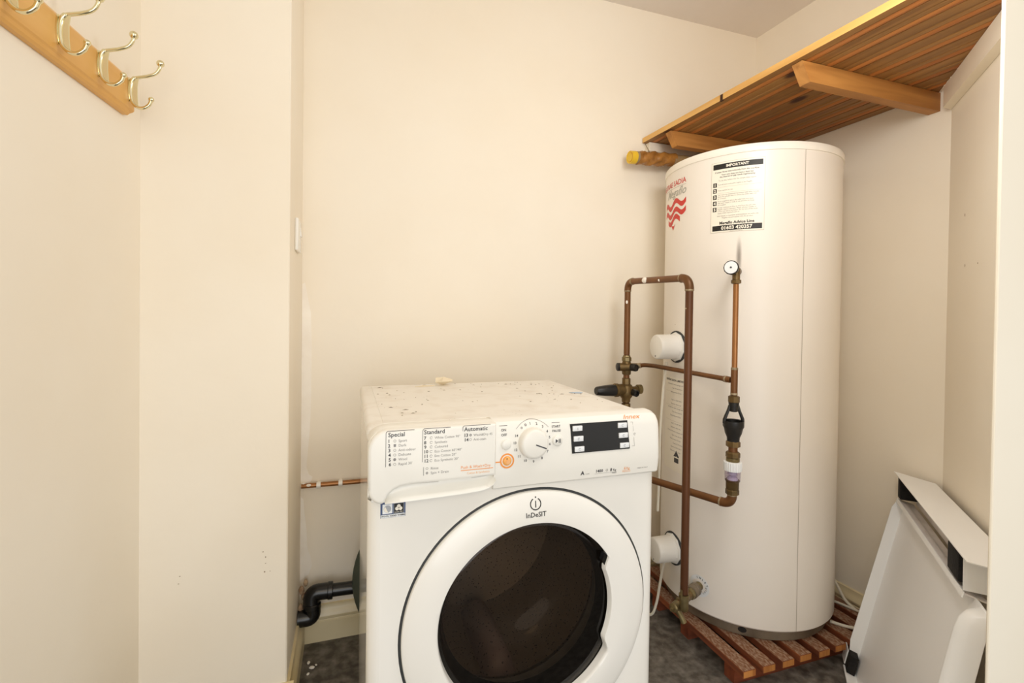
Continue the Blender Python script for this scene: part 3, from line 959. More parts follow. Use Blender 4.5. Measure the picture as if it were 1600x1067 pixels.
def flake(name, x, y, z, w, d, h, m, label, cat, group=None, seed=0, rz=0.0):
    rnd = random.Random(seed)
    top, n = [], 7
    for i in range(n):
        a = 2 * math.pi * i / n
        k = rnd.uniform(0.7, 1.1)
        top.append((math.cos(a) * w / 2 * k, math.sin(a) * d / 2 * k, rnd.uniform(0.2, 1.0) * h))
    b = B()
    vs = top + [(p[0], p[1], max(0, p[2] - 0.0012)) for p in top] + [(0, 0, h), (0, 0, 0)]
    fs = [(i, (i + 1) % n, 2 * n) for i in range(n)] + [(n + (i + 1) % n, n + i, 2 * n + 1) for i in range(n)] + [(i, (i + 1) % n, n + (i + 1) % n, n + i) for i in range(n)]
    b.add(vs, fs)
    o = b.build(name, m, smooth=False)
    o.location = (x, y, z)
    o.rotation_euler[2] = rz
    return tag(o, label, cat, group)


flake('paint_flake', 0.262, 1.415, LZ + 0.001, 0.070, 0.045, 0.024, M['flake'], 'large curled cream paint flake at the back edge of the washing machine lid', 'paint flake', seed=3)
flake('paint_flake', 0.205, 1.398, LZ + 0.0012, 0.060, 0.014, 0.002, M['flake'], 'thin flat paint flake lying left of the large curled one', 'paint flake', seed=5)
flake('plastic_scrap', 0.583, 1.185, LZ + 0.001, 0.040, 0.018, 0.003, M['blue'], 'pale blue torn scrap on the right side of the washing machine lid', 'scrap', seed=9, rz=-0.3)
gb = B()
rnd = random.Random(4)
for i in range(70):
    u = rnd.random()
    x = 0.05 + 0.54 * rnd.random()
    y = 0.97 + 0.46 * rnd.random() ** 0.7
    s = rnd.choice([0.0009, 0.0012, 0.0016, 0.0022])
    a = rnd.uniform(-0.5, 0.5)
    L = s * rnd.choice([1, 1.5, 3.5])
    gb.add([(x + L * math.cos(a), y + L * math.sin(a), LZ + 0.0012), (x - s * math.sin(a), y + s * math.cos(a), LZ + 0.0026), (x - L * math.cos(a), y - L * math.sin(a), LZ + 0.0012),
            (x + s * math.sin(a), y - s * math.cos(a), LZ + 0.0013)], [(0, 1, 2), (0, 2, 3), (0, 3, 1), (1, 3, 2)])
gr = tag(gb.build('dust_grit', mat('grit', (120, 112, 104), 0.9, col2=(200, 190, 170), nscale=40), smooth=False), 'scattered grey grit and dust on the washing machine lid', 'dust')
gr['kind'] = 'stuff'

# ------------------------------------------------------------------ hot water cylinder
CX, CY, CR = 1.343, 1.373, 0.28
CB, CT = 0.1075, 1.593
HC = tag(empty('hot_water_cylinder', (CX, CY, 0.070)), 'tall cream hot water cylinder with printed labels standing on a slatted wooden pallet', 'water cylinder')
zb = 0.070
b = B().lathe([(CR - 0.03, CB - zb), (CR - 0.004, CB - zb), (CR, CB - zb + 0.005), (CR, 1.578 - zb), (CR - 0.03, 1.578 - zb)], n=128)
b.build('casing', M['cyl'], HC, ang=30)
b = B().lathe([(CR - 0.004, 1.568 - zb), (CR + 0.0025, 1.568 - zb), (CR + 0.0032, 1.570 - zb), (CR + 0.0032, CT - 0.006 - zb), (CR + 0.001, CT - 0.0015 - zb), (CR - 0.004, CT - zb), (CR - 0.02, CT - 0.004 - zb), (0.0005, CT - 0.004 - zb)], n=128, caps=False)
b.build('lid', M['cyllid'], HC, ang=40)
b = B().lathe([(0.256, 0.0), (0.260, 0.002), (0.260, CB - zb + 0.004), (0.24, CB - zb + 0.004)], n=96)
ring = b.build('base_ring', M['base'], HC, ang=40)


def cmap(ang0, off=0.0006):
    def f(x, z):
        a = R(ang0) + x / CR
        return ((CR + off) * math.cos(a), (CR + off) * math.sin(a), z - zb)
    return f


prints('slot', ring, M['blk_ink'], disc(0, 0.089, 0.009, 16), lambda x, z: (0.2606 * math.cos(R(-133) + 1.4 * x / 0.260), 0.2606 * math.sin(R(-133) + 1.4 * x / 0.260), z - zb))
prints('case_seam', HC, M['seam'], rect(-0.0008, 0.0008, CB + 0.004, 1.568), cmap(-101.2, 0.0005))
# warning label
lw = 0.0765
lm0, lm1, lm2 = cmap(-140.8, 0.0005), cmap(-140.8, 0.0009), cmap(-140.8, 0.0012)
lab = prints('warning_label', HC, M['label'], rect(-lw, lw, 1.328, 1.548, 20), lm0)
lab['label'] = 'printed warning label with black bars'
fr = rect(-lw, lw, 1.5474, 1.548, 20) + rect(-lw, lw, 1.328, 1.3286, 20) + rect(-lw, -lw + 0.0006, 1.328, 1.548) + rect(lw - 0.0006, lw, 1.328, 1.548)
prints('label_border', lab, M['seam'], fr, lm1)
bars = rect(-0.071, 0.071, 1.526, 1.5425, 20) + rect(-0.071, 0.071, 1.333, 1.3495, 20)
nz = [1.478, 1.4595, 1.440, 1.4205, 1.401]
for z in nz:
    prints('number_box', lab, M['blk_ink'], rect(-0.0705, -0.0592, z - 0.0068, z + 0.0068, 2), lm1)
prints('heading_bar', lab, M['blk_ink'], bars[:20], lm1)
prints('telephone_bar', lab, M['blk_ink'], bars[20:], lm1)
it = [('IMPORTANT', 0, 1.5305, 0.0115, 'C', 0.03, 0, 0), ('01603 420357', 0, 1.3360, 0.0152, 'C', 0.03, 0, 0)]
for k, z in enumerate(nz):
    it.append((str(k + 1), -0.0649, z - 0.0042, 0.0122, 'C', 0.04, 0, 0))
lettering('label_white_lettering', lab, M['label'], it, lm2)
it = [('Megaflo Advice Line', 0, 1.3530, 0.0122, 'C', 0.03, 0, 0)]
lettering('label_bold_lettering', lab, M['blk_ink'], it, lm1)
it = [('If water flows intermittently from the overflow...', 0, 1.5150, 0.0066, 'C', 0.01, 0, 0),
      ('Your unit does not have a fault but', 0, 1.5060, 0.0064, 'C', 0.01, 0, 0), ('the internal air gap needs regenerating.', 0, 1.4995, 0.0064, 'C', 0.01, 0, 0)]
lettering('label_dark_lettering', lab, M['ink'], it, lm1)
it = [('To do this, follow the five simple steps below:', 0, 1.4885, 0.0058, 'C', 0, 0, 0)]
body = [(1.4760, ['Turn off water and power supply to the Megaflo.']), (1.4580, ['Open nearest hot tap.']),
        (1.4440, ['Turn open the temperature/pressure relief valve manually', 'above the cylinder base to release the water held until', 'air is vented.']),
        (1.4240, ['Once completed tighten the relief valve and check', 'that water supply is ready to use and that discharge', 'has stopped.']),
        (1.4040, ['If water continues to flow or drip from this unit, then', 'Megaflo requires attention. Please call your installer or', 'contact our advice line below. Do not turn off the water', 'supply unless required to do so.'])]
for z, tx in body:
    for k, t in enumerate(tx):
        it.append((t, -0.056, z - 0.0058 * k, 0.0050, 'L', 0, 0, 0))
it += [('N.B. Details on operation and installation are within the', 0.002, 1.3775, 0.0052, 'C', 0, 0, 0), ('Megaflo manual supplied with the product.', 0.002, 1.3715, 0.0052, 'C', 0, 0, 0), ('HEATRAE SADIA HEATING', 0, 1.3296, 0.0030, 'C', 0, 0, 0)]
lettering('label_small_lettering', lab, M['ink2'], it, lm1)
prints('label_rules', lab, M['seam'], rect(-0.056, 0.068, 1.4695, 1.4699, 16) + rect(-0.056, 0.068, 1.4505, 1.4509, 16), lm1)
sm_ = bpy.data.materials.new('grey_streak')  # soft grey streak above the relief valve, fading toward its edges
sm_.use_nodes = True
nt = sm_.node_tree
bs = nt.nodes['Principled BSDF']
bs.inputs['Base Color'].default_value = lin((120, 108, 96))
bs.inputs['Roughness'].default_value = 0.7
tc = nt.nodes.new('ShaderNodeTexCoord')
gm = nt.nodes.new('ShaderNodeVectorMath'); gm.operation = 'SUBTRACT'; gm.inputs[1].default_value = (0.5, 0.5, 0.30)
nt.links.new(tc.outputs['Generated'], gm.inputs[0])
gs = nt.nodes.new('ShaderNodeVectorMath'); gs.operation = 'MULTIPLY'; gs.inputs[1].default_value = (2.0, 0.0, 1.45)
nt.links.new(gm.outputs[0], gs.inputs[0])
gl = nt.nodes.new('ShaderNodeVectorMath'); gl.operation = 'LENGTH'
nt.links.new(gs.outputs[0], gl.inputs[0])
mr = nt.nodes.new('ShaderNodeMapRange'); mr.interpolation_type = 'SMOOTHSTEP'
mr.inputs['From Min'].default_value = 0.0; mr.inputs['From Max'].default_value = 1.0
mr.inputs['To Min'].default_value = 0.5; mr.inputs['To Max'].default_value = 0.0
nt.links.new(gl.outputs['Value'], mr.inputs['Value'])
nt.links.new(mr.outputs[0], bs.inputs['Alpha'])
prints('grey_streak', HC, sm_, rect(-0.011, 0.011, 1.215, 1.325, 3), cmap(-139.0, 0.0004))
# maker's marks round the left of the case
mk = cmap(169.0, 0.0006)
lettering('maker_lettering', HC, M['red'], [('HEATRAE SADIA', 0.071, 1.5155, 0.0255, 'R', 0.01, 0, 0)], mk)
prints('maker_rule', HC, M['greyscript'], rect(-0.075, 0.071, 1.5085, 1.5098, 14), mk)
lettering('model_lettering', HC, M['greyscript'], [('Megaflo', 0.071, 1.4790, 0.0400, 'R', 0.008, 0.35, 0)], mk)


def wave(zc, half0, half1, thick, n=24):
    out = []
    def pt(x):
        return zc + 0.010 * math.sin((x) / 0.071 * 2 * math.pi * 0.95 + 0.2) + 0.08 * x
    for i in range(n):
        xa = half0 + (half1 - half0) * i / n
        xb = half0 + (half1 - half0) * (i + 1) / n
        out.append([(xa, pt(xa) - thick / 2), (xb, pt(xb) - thick / 2), (xb, pt(xb) + thick / 2), (xa, pt(xa) + thick / 2)])
    return out


wv = wave(1.452, -0.072, 0.072, 0.017) + wave(1.423, -0.072, 0.072, 0.017) + wave(1.398, -0.042, 0.042, 0.017)
wv += [[(-0.014, 1.380), (0.0, 1.362), (0.014, 1.384), (0.006, 1.3775)]]
prints('maker_emblem', HC, M['red'], wv, mk)
# specification label on the left side of the case
sm, sm1 = cmap(172.5, 0.0006), cmap(172.5, 0.0010)
spec = prints('data_label', HC, M['label'], rect(-0.060, 0.066, 0.530, 0.852, 14), sm)
spec['label'] = 'tall printed data label'
it = [('HEATRAE SADIA LIMITED', 0.060, 0.838, 0.0098, 'R', 0.02, 0, 0)]
lettering('data_heading', spec, M['ink'], it, sm1)
it = []
for k in range(18):
    if k in (3, 9):
        continue
    it.append((['Unvented hot water storage unit', 'Type: direct electric', 'Rated pressure 3.5 bar', 'Capacity 210 litres', 'Input 2 x 3 kW 240 V', 'Expansion valve 6 bar'][k % 6], 0.058 - 0.004 * (k % 3), 0.825 - 0.0135 * k, 0.0068, 'R', 0, 0, 0))
lettering('data_lettering', spec, M['ink2'], it, sm1)
prints('data_emblem', spec, M['ink'], [[(0.012, 0.580), (0.044, 0.580), (0.028, 0.602)]] + rect(0.016, 0.040, 0.560, 0.576, 2), sm1)
prints('data_rules', spec, M['seam'], rect(-0.05, 0.060, 0.800, 0.8004, 10) + rect(-0.05, 0.060, 0.752, 0.7524, 10) + rect(-0.05, 0.060, 0.70, 0.7004, 10), sm1)
# heater covers


def heater(ang, z, length, r):
    ax = Vector((math.cos(R(ang)), math.sin(R(ang)), 0))
    o = ax * (CR - 0.006) + Vector((0, 0, z - zb))
    b = B().lathe([(r + 0.006, 0.0), (r + 0.007, 0.004), (r + 0.006, 0.012), (r, 0.016), (r, 0.020)], o, ax, 10)
    c = b.build('heater_cover', M['switch'], HC, ang=25)
    b = B().lathe([(r - 0.001, 0.012), (r - 0.002, length - 0.005), (r - 0.0045, length - 0.001), (r - 0.007, length), (0.0004, length)], o, ax, 40)
    b.build('cap', M['switch'], c, ang=50)
    b = B().lathe([(r + 0.011, 0.0), (r + 0.011, 0.008), (r, 0.009)], o, ax, 32)
    b.build('gasket', M['gap'], c)
    p = o + ax * (length - 0.001) + Vector((0, 0, -r + 0.013))
    B().lathe([(0.003, -0.002), (0.003, 0.002), (0.0004, 0.0022)], p, ax, 10).build('screw', M['ink2'], c)


heater(176, 0.958, 0.086, 0.044)
heater(176, 0.262, 0.080, 0.044)
# inlet collar disc with lettering
im = lambda off: (lambda x, z: cmap(-160, off)(x, z))
ic_ = prints('inlet_disc', HC, M['key'], [[(0.034 * math.cos(2 * math.pi * i / 32), 0.190 + 0.034 * math.sin(2 * math.pi * i / 32)) for i in range(32)]], cmap(-160, 0.0008))
its = []
for k, ch in enumerate('INLET'):
    a = R(105 - 20 * k)
    its.append((ch, 0.0255 * math.cos(a), 0.190 + 0.0255 * math.sin(a) - 0.002, 0.0085, 'C', 0.02, 0, a - math.pi / 2))
for k, ch in enumerate('COLD'):
    a = R(-50 + 18 * k)
    its.append((ch, 0.0255 * math.cos(a), 0.190 + 0.0255 * math.sin(a), 0.0065, 'C', 0.01, 0, a + math.pi / 2))
lettering('inlet_lettering', ic_, M['ink'], its, cmap(-160, 0.0013))

# ------------------------------------------------------------------ pallet
PAL = tag(empty('slatted_pallet', (1.05, 1.058, 0)), 'low red-brown slatted wooden pallet under the water cylinder', 'pallet')
b = B().box(0, 0.045, 0.0, 0.565, 0.05, 0.07, 0.0012, 1)
sl0 = b.build('slat', [M['slat'], M['slat_end'], M['slat_top']], PAL, smooth=False)
for p in sl0.data.polygons:
    if p.normal.y < -0.9:
        p.material_index = 1
    if p.normal.z > 0.9:
        p.material_index = 2
for i in range(1, 9):
    o = sl0.copy(); COL.objects.link(o); o.parent = PAL
    o.location = (0.0701 * i, random.uniform(-0.003, 0.003), 0)
b = B().box(0.012, 0.60, 0.045, 0.085, 0.0, 0.0495)
br = b.build('bearer', M['bearer'], PAL, smooth=False)
for y in (0.20, 0.36):
    o = br.copy(); COL.objects.link(o); o.parent = PAL; o.location = (0, y, 0)

# ------------------------------------------------------------------ shelf
ZS = 1.7505
SH = tag(empty('timber_shelf', (0, 0, ZS)), 'tongue-and-groove pine shelf fixed along the right wall above the cylinder', 'shelf')
nb = 7
fx = lambda y: 1.096 + (BACK - y) * 0.035
bwid = (1.663 - 1.096) / nb


def splay_y(x):
    return max(0.53, W0.y + (W0.x - 0.012 - x) * (-0.686 / 0.728) + 0.02)


for i in range(nb):
    x0 = i * bwid; x1 = (i + 1) * bwid - 0.0008
    # section across the board (x, z): chamfered joint, flat, bead
    sec = [(x0 + 0.0035, 0.0), (x0 + 0.016, 0.0), (x0 + 0.0165, 0.0025), (x0 + 0.0185, 0.003), (x0 + 0.0195, 0.001), (x0 + 0.030, -0.0012), (x0 + 0.040, 0.001), (x0 + 0.0410, 0.003), (x0 + 0.043, 0.0025), (x0 + 0.0435, 0.0),
           (x1 - 0.0035, 0.0), (x1, 0.0045), (x1, 0.018), (x0, 0.018), (x0, 0.0045)]
    if i == 0:
        sec = [(x0, 0.0), (x0 + 0.024, 0.0), (x0 + 0.0245, 0.0025), (x0 + 0.0265, 0.003), (x0 + 0.0275, 0.001), (x0 + 0.038, -0.0012), (x0 + 0.048, 0.001), (x0 + 0.049, 0.003), (x0 + 0.051, 0.0025), (x0 + 0.0515, 0.0),
               (x1 - 0.0035, 0.0), (x1, 0.0045), (x1, 0.0205), (x0 + 0.002, 0.0205), (x0, 0.019)]
    yb = BACK - 0.003
    f0 = lambda x, z: (fx(yb) + x, yb, z)
    def f1(x, z):
        y = splay_y(fx(0.8) + x)
        return (fx(y) + x, y, z)
    bd = B().prism(sec, f0, f1)
    for k in range(len(bd.f)):
        if len(bd.f[k]) == 4:
            c = sum(bd.v[q][0] for q in bd.f[k]) / 4
    o = bd.build('board', [M['pine'], M['pine_bead'], M['pine_front']], SH, smooth=False)
    nsec = len(sec)
    for p in o.data.polygons:
        if p.loop_total == 4:
            xs_ = []
            for vi in p.vertices:
                v = o.data.vertices[vi].co
                xs_.append(v.x - fx(v.y) - x0)
            m_ = sum(xs_) / 4
            lo_, hi_ = (0.0195, 0.040) if i else (0.0275, 0.048)
            if lo_ - 0.0005 < min(xs_) and max(xs_) < hi_ + 0.0005 and p.normal.z < 0:
                p.material_index = 1
            if i == 0 and max(xs_) < 0.0025:
                p.material_index = 2
# braces under the boards
for yy in (0.985, 1.515):
    sec = [(fx(yy) + 0.014, 0.0), (fx(yy) + 0.044, -0.052), (RW(yy) - 0.0015, -0.055), (RW(yy) - 0.0015, 0.0)]
    b = B().prism(sec, lambda x, z: (x, yy - 0.002, z - 0.0015), lambda x, z: (x, yy + 0.030, z - 0.0015))
    b.build('brace', M['pine_brace'], SH, smooth=False)
B().box(1.112, 1.66, BACK - 0.028, BACK - 0.0005, -0.036, -0.0015, 0.001, 1).build('wall_batten', M['wall_plain'], SH)
pts = [W0 + S_ * (-0.0) + N_ * 0.001, W0 + S_ * 0.63 + N_ * 0.001, W0 + S_ * 0.61 + N_ * 0.026, W0 + S_ * 0.028 + N_ * 0.026]
pts = [(p.x, p.y) for p in pts]
B().prism(pts, lambda x, y: (x, y, -0.062), lambda x, y: (x, y, -0.0015)).build('wall_batten', M['wall_plain'], SH, smooth=False)
b = B().box(fx(1.25) - 0.0022, fx(1.25) + 0.004, 1.246, 1.256, -0.003, 0.018, 0.0008, 1).box(fx(1.25) - 0.004, fx(1.25) - 0.001, 1.249, 1.253, 0.002, 0.013)
b.build('metal_clip', mat('rusty_clip', (70, 44, 26), 0.6, 0.4), SH, smooth=False)
b = B().tube(spline([(1.103, 1.664, ZS + 0.004), (1.104, 1.655, ZS - 0.012), (1.110, 1.648, ZS - 0.03), (1.113, 1.640, ZS - 0.052)]), 0.0011, 6)
tag(b.build('loose_wire', M['brass']), 'thin loose wire hanging from the back corner of the pine shelf', 'wire')

# lagged pipe above the cylinder
LP = tag(empty('lagged_pipe', (1.0, 1.605, 1.665)), 'pipe wrapped in grey lagging and brown tape above the cylinder', 'pipe')
rows = []
rr = random.Random(11)
for i in range(26):
    t = i / 25
    x = 0.035 + 0.165 * t
    row = []
    for k in range(20):
        a = 2 * math.pi * k / 20
        r = 0.0245 + 0.003 * math.sin(t * 21 + k * 0.9) * (0.3 + math.sin(t * math.pi)) + rr.uniform(-0.0012, 0.0012)
        row.append((x, r * math.cos(a), 0.002 + 0.010 * t + r * math.sin(a)))
    rows.append(row)
B().grid(rows, True, capa=True, capb=True).build('brown_tape', M['tape_brown'], LP, ang=60)
B().lathe([(0.0215, 0.018), (0.0225, 0.018), (0.0225, 0.042), (0.0004, 0.042)], (0, 0, 0.001), (1, 0, 0.05), 24).build('grey_sleeve', M['lag'], LP)
B().lathe([(0.0004, 0.001), (0.016, 0.001), (0.016, 0.004), (0.021, 0.0), (0.0235, 0.0), (0.0240, 0.024), (0.021, 0.024)], (0, 0, 0.0), (1, 0, 0.05), 24).build('yellow_tape', M['tape_yellow'], LP, ang=40)
B().lathe([(0.022, 0.19), (0.024, 0.19), (0.024, 0.45), (0.0004, 0.45)], (0, 0, 0.003), (1, 0, 0.03), 20).build('lagging', M['lag'], LP)

# ------------------------------------------------------------------ copper pipework
LPx, LPy = 0.957, 1.535
RPx, RPy = 0.950, 1.188


def elbow(name, parent, p0, c, p1, r, m, wide=1.13):
    path = arc_path([p0, c, p1], (Vector(p0) - Vector(c)).length * 0.98, 10)
    e = B().tube(path, r * wide, 16).build(name, m, parent)
    for p, q in ((p0, c), (p1, c)):
        d = (Vector(p) - Vector(q)).normalized()
        B().lathe([(r, -0.0035), (r * wide * 1.04, -0.003), (r * wide * 1.04, 0.0005), (r, 0.003)], p, d, 16).build('solder_ring', M['solder'], e)
    return e


PL = tag(empty('copper_pipe_loop', (LPx, LPy, 0.90)), 'dark copper pipe loop rising from the valve and dropping to the cylinder inlet', 'pipe')
o0 = Vector((LPx, LPy, 0.90))
q = lambda p: tuple(Vector(p) - o0)
zt = 1.186
B().tube([q((LPx, LPy, 0.921)), q((LPx, LPy, zt - 0.03))], 0.0110, 18).build('riser', M['copper'], PL)
B().tube([q((LPx, LPy - 0.03, zt)), q((RPx, RPy + 0.03, zt - 0.008))], 0.0110, 18).build('crossbar', M['copper'], PL)
B().tube([q((RPx, RPy, zt - 0.04)), q((RPx, RPy, 0.2365))], 0.0115, 18).build('downpipe', M['copper_dark'], PL)
elbow('elbow', PL, q((LPx, LPy, zt - 0.034)), q((LPx, LPy, zt)), q((LPx, LPy - 0.034, zt)), 0.0110, M['copper'])
elbow('elbow', PL, q((RPx, RPy, zt - 0.046)), q((RPx, RPy, zt - 0.008)), q((RPx, RPy + 0.038, zt - 0.008)), 0.0115, M['copper'])
b = B()
fl_ = [(0.022 * 0.5, 0.0)]
b.ball(q((RPx - 0.004, RPy + 0.225, zt - 0.002)), 0.0105, 10, 6, sc3=(0.65, 1.4, 0.95))
b.build('plaster_splash', M['filler'], PL)
B().ball(q((RPx - 0.003, RPy + 0.14, zt - 0.007)), 0.0062, 8, 5, sc3=(1.2, 1.0, 0.9)).build('plaster_splash', M['filler'], PL)
B().ball(q((LPx - 0.006, LPy - 0.006, 1.112)), 0.006, 8, 5, sc3=(0.8, 0.8, 1.2)).build('plaster_splash', M['filler'], PL)
for s in (-1, 1):
    B().ball(q((RPx + s * 0.0118, RPy, 1.086)), 0.0028, 8, 5).build('solder_nib', M['solder'], PL)

# pressure reducing valve set
PV = tag(empty('pressure_valve', (LPx, LPy, 0.70)), 'aged brass pressure valve with black cap beside the washing machine lid', 'valve')
zz = 0.70
B().tube([(0, 0, -0.699), (0, 0, 0.22)], 0.011, 16).build('pipe', M['copper'], PV)
B().lathe([(0.013, 0.196), (0.0175, 0.198), (0.0175, 0.210), (0.0145, 0.213), (0.0125, 0.218)], n=8).build('compression_nut', M['brass_pale'], PV, ang=20)
b = B().lathe([(0.0145, 0.148), (0.016, 0.152), (0.0165, 0.172), (0.018, 0.178), (0.0165, 0.186), (0.0145, 0.198)], n=20)
b.tube([(-0.030, 0, 0.176), (0.034, -0.018, 0.176)], 0.0145, 16)
b.build('upper_body', M['brass'], PV)
B().lathe([(0.0150, 0.0), (0.0150, 0.012), (0.012, 0.014), (0.0004, 0.0145)], (-0.024, 0.002, 0.176), (-1, 0.15, 0), 20).build('side_plug', M['blackp'], PV, ang=40)
cp = B().lathe([(0.0125, 0.0), (0.0135, 0.004), (0.0135, 0.022), (0.0115, 0.025), (0.0105, 0.0225), (0.0004, 0.0225)], (0.010, -0.016, 0.176), (0.25, -1, 0), 20).build('test_cap', M['blackp'], PV, ang=40)
B().lathe([(0.0125, 0.0), (0.0155, 0.001), (0.0155, 0.022), (0.0125, 0.024)], (0, 0, 0.112), (0, 0, 1), 8).build('compression_nut', M['brass'], PV, ang=20)
b = B().lathe([(0.011, 0.045), (0.015, 0.048), (0.016, 0.060), (0.022, 0.068), (0.025, 0.078), (0.025, 0.102), (0.020, 0.110), (0.014, 0.114)], n=22)
b.tube([(0, 0, 0.092), (-0.040, 0.0, 0.092)], 0.0225, 20)
b.tube([(0, 0, 0.090), (0.058, 0.0, 0.092)], 0.0125, 16)
b.build('valve_body', M['brass'], PV, ang=40)
B().lathe([(0.0225, 0.0), (0.0245, 0.002), (0.0245, 0.012), (0.021, 0.014)], (-0.034, 0, 0.092), (-1, 0, 0), 24).build('cap_ring', M['brass'], PV)
B().lathe([(0.021, 0.0), (0.0215, 0.010), (0.019, 0.045), (0.0155, 0.074), (0.013, 0.078), (0.0004, 0.0785)], (-0.046, 0, 0.092), (-1, 0, 0), 24).build('black_cap', M['blackp'], PV, ang=40)
B().lathe([(0.015, 0.0), (0.0175, 0.002), (0.0175, 0.016), (0.013, 0.019), (0.009, 0.0185), (0.0004, 0.018)], (0.046, 0, 0.092), (1, 0, 0), 20).build('end_nut', M['brass_pale'], PV)
B().lathe([(0.0105, 0.0), (0.0125, 0.003), (0.0125, 0.026), (0.009, 0.027), (0.008, 0.02), (0.0004, 0.02)], (0.016, -0.014, 0.086), (0.15, -1, -0.1), 20).build('gauge_port', M['blackp'], PV)
B().lathe([(0.011, 0.0), (0.0165, 0.002), (0.0165, 0.02), (0.011, 0.022)], (0, 0, 0.022), (0, 0, 1), 8).build('compression_nut', M['brass'], PV, ang=20)

# relief line
TX, TY = 1.050, 1.112
TR = tag(empty('relief_pipe', (TX, TY, 0.83)), 'copper relief pipe with white-capped valve down the front of the cylinder', 'pipe')
o1 = Vector((TX, TY, 0.83))
w_ = lambda p: tuple(Vector(p) - o1)
B().tube([w_((TX, TY, 0.885)), w_((TX, TY, 1.17))], 0.0077, 16).build('pipe', M['copper_bright'], TR)
B().tube([w_((TX, TY, 0.838)), w_((TX, TY, 0.915))], 0.0094, 16).build('tee', M['copper'], TR)
for z in (0.842, 0.914):
    B().lathe([(0.008, -0.004), (0.0098, -0.003), (0.0098, 0.002), (0.008, 0.004)], w_((TX, TY, z)), n=16).build('solder_ring', M['solder'], TR)
B().lathe([(0.009, 0.0), (0.0135, 0.002), (0.0135, 0.011), (0.009, 0.013)], w_((TX, TY, 1.158)), n=8).build('compression_nut', M['brass'], TR, ang=20)
ax = Vector((math.cos(R(-139.8)), math.sin(R(-139.8)), 0))
vs_ = Vector((CX, CY, 1.203)) + ax * (CR + 0.0003)
dist = (Vector((TX, TY, 1.203)) - vs_).dot(ax)
b = B().lathe([(0.013, 0.0), (0.013, dist - 0.015), (0.017, dist - 0.012), (0.017, dist + 0.014), (0.015, dist + 0.018), (0.008, dist + 0.018)], tuple(vs_ - o1), tuple(ax), 20)
b.tube([w_((TX, TY, 1.165)), w_((TX, TY, 1.203))], 0.0105, 14)
b.build('valve_body', M['brass'], TR, ang=40)
k = B().lathe([(0.0195, dist + 0.017), (0.0205, dist + 0.019), (0.0205, dist + 0.030), (0.019, dist + 0.033), (0.0004, dist + 0.0335)], tuple(vs_ - o1), tuple(ax), 12)
k = k.build('valve_cap', M['blackp'], TR, ang=20)
B().lathe([(0.0175, dist + 0.0334), (0.0172, dist + 0.0346), (0.0004, dist + 0.0350)], tuple(vs_ - o1), tuple(ax), 24).build('white_disc', M['key'], k)
B().lathe([(0.0028, dist + 0.0345), (0.0026, dist + 0.0362), (0.0004, dist + 0.0364)], tuple(vs_ - o1), tuple(ax), 10).build('centre_screw', M['ink'], k)

# thin branch from the valve to the tee
b0 = Vector((1.002, 1.505, 0.874))
BP = tag(empty('branch_pipe', (1.0, 1.50, 0.87)), 'thin brown copper pipe running from the brass valve to the relief tee', 'pipe')
ob_ = Vector((1.0, 1.50, 0.87))
path = [Vector((0.989, 1.519, 0.880)), Vector((1.006, 1.495, 0.886)), Vector((1.022, 1.46, 0.886)), Vector((TX - 0.001, TY + 0.012, 0.880))]
B().tube([p - ob_ for p in arc_path(path, 0.012)], 0.0076, 14).build('pipe', M['copper'], BP)
d = (path[1] - path[0]).normalized()
B().lathe([(0.008, -0.004), (0.010, -0.003), (0.010, 0.012), (0.008, 0.014)], path[0] - ob_ + d * 0.004, d, 14).build('sleeve', M['solder'], BP)
d = (path[3] - path[2]).normalized()
B().lathe([(0.008, -0.026), (0.0094, -0.024), (0.0094, -0.004), (0.008, 0.0)], path[3] - ob_, d, 14).build('socket', M['copper'], BP)
B().lathe([(0.0094, -0.020), (0.0101, -0.019), (0.0101, -0.015), (0.0094, -0.014)], path[3] - ob_, d, 14).build('solder_ring', M['solder'], BP)

# tundish and sight glass
TD = tag(empty('tundish', (TX, TY, 0.575)), 'black tundish with open sides over brass fittings and a clear plastic section', 'tundish')
zo = 0.575
Lz = lambda prof: [(r, z - zo) for r, z in prof]
B().lathe(Lz([(0.010, 0.816), (0.0155, 0.818), (0.0155, 0.834), (0.010, 0.837)]), n=8).build('top_nut', M['brass'], TD, ang=20)
B().lathe(Lz([(0.0085, 0.790), (0.012, 0.792), (0.0125, 0.800), (0.0135, 0.806), (0.0145, 0.817), (0.010, 0.818)]), n=24).build('nozzle', M['blackp'], TD, ang=40)
for s in (-1, 1):
    for off in (0,):
        rd = Vector((0.948, -0.317, 0)) * s
        p = [rd * 0.0115 + Vector((0, 0, 0.808 - zo)), rd * 0.0165 + Vector((0, 0, 0.792 - zo)), rd * 0.0262 + Vector((0, 0, 0.768 - zo)), rd * 0.0265 + Vector((0, 0, 0.757 - zo))]
        B().tube(p, [0.0042, 0.0042, 0.0048, 0.005], 8).build('strut', M['blackp'], TD)
B().lathe(Lz([(0.024, 0.7635), (0.0285, 0.7645), (0.0285, 0.748), (0.0255, 0.742), (0.0225, 0.728), (0.0175, 0.716), (0.0165, 0.703), (0.012, 0.703), (0.014, 0.72), (0.024, 0.745), (0.024, 0.7635)]), n=32, caps=False).build('funnel', M['blackp'], TD, ang=40)
B().lathe(Lz([(0.012, 0.688), (0.0195, 0.690), (0.0195, 0.703), (0.0165, 0.706), (0.012, 0.706)]), n=8).build('nut', M['brass'], TD, ang=20)
B().lathe(Lz([(0.0125, 0.672), (0.0125, 0.690)]), n=18).build('copper_tail', M['copper'], TD)
B().lathe(Lz([(0.0125, 0.656), (0.0195, 0.659), (0.0195, 0.671), (0.016, 0.675), (0.012, 0.675)]), n=8).build('nut', M['brass'], TD, ang=20)
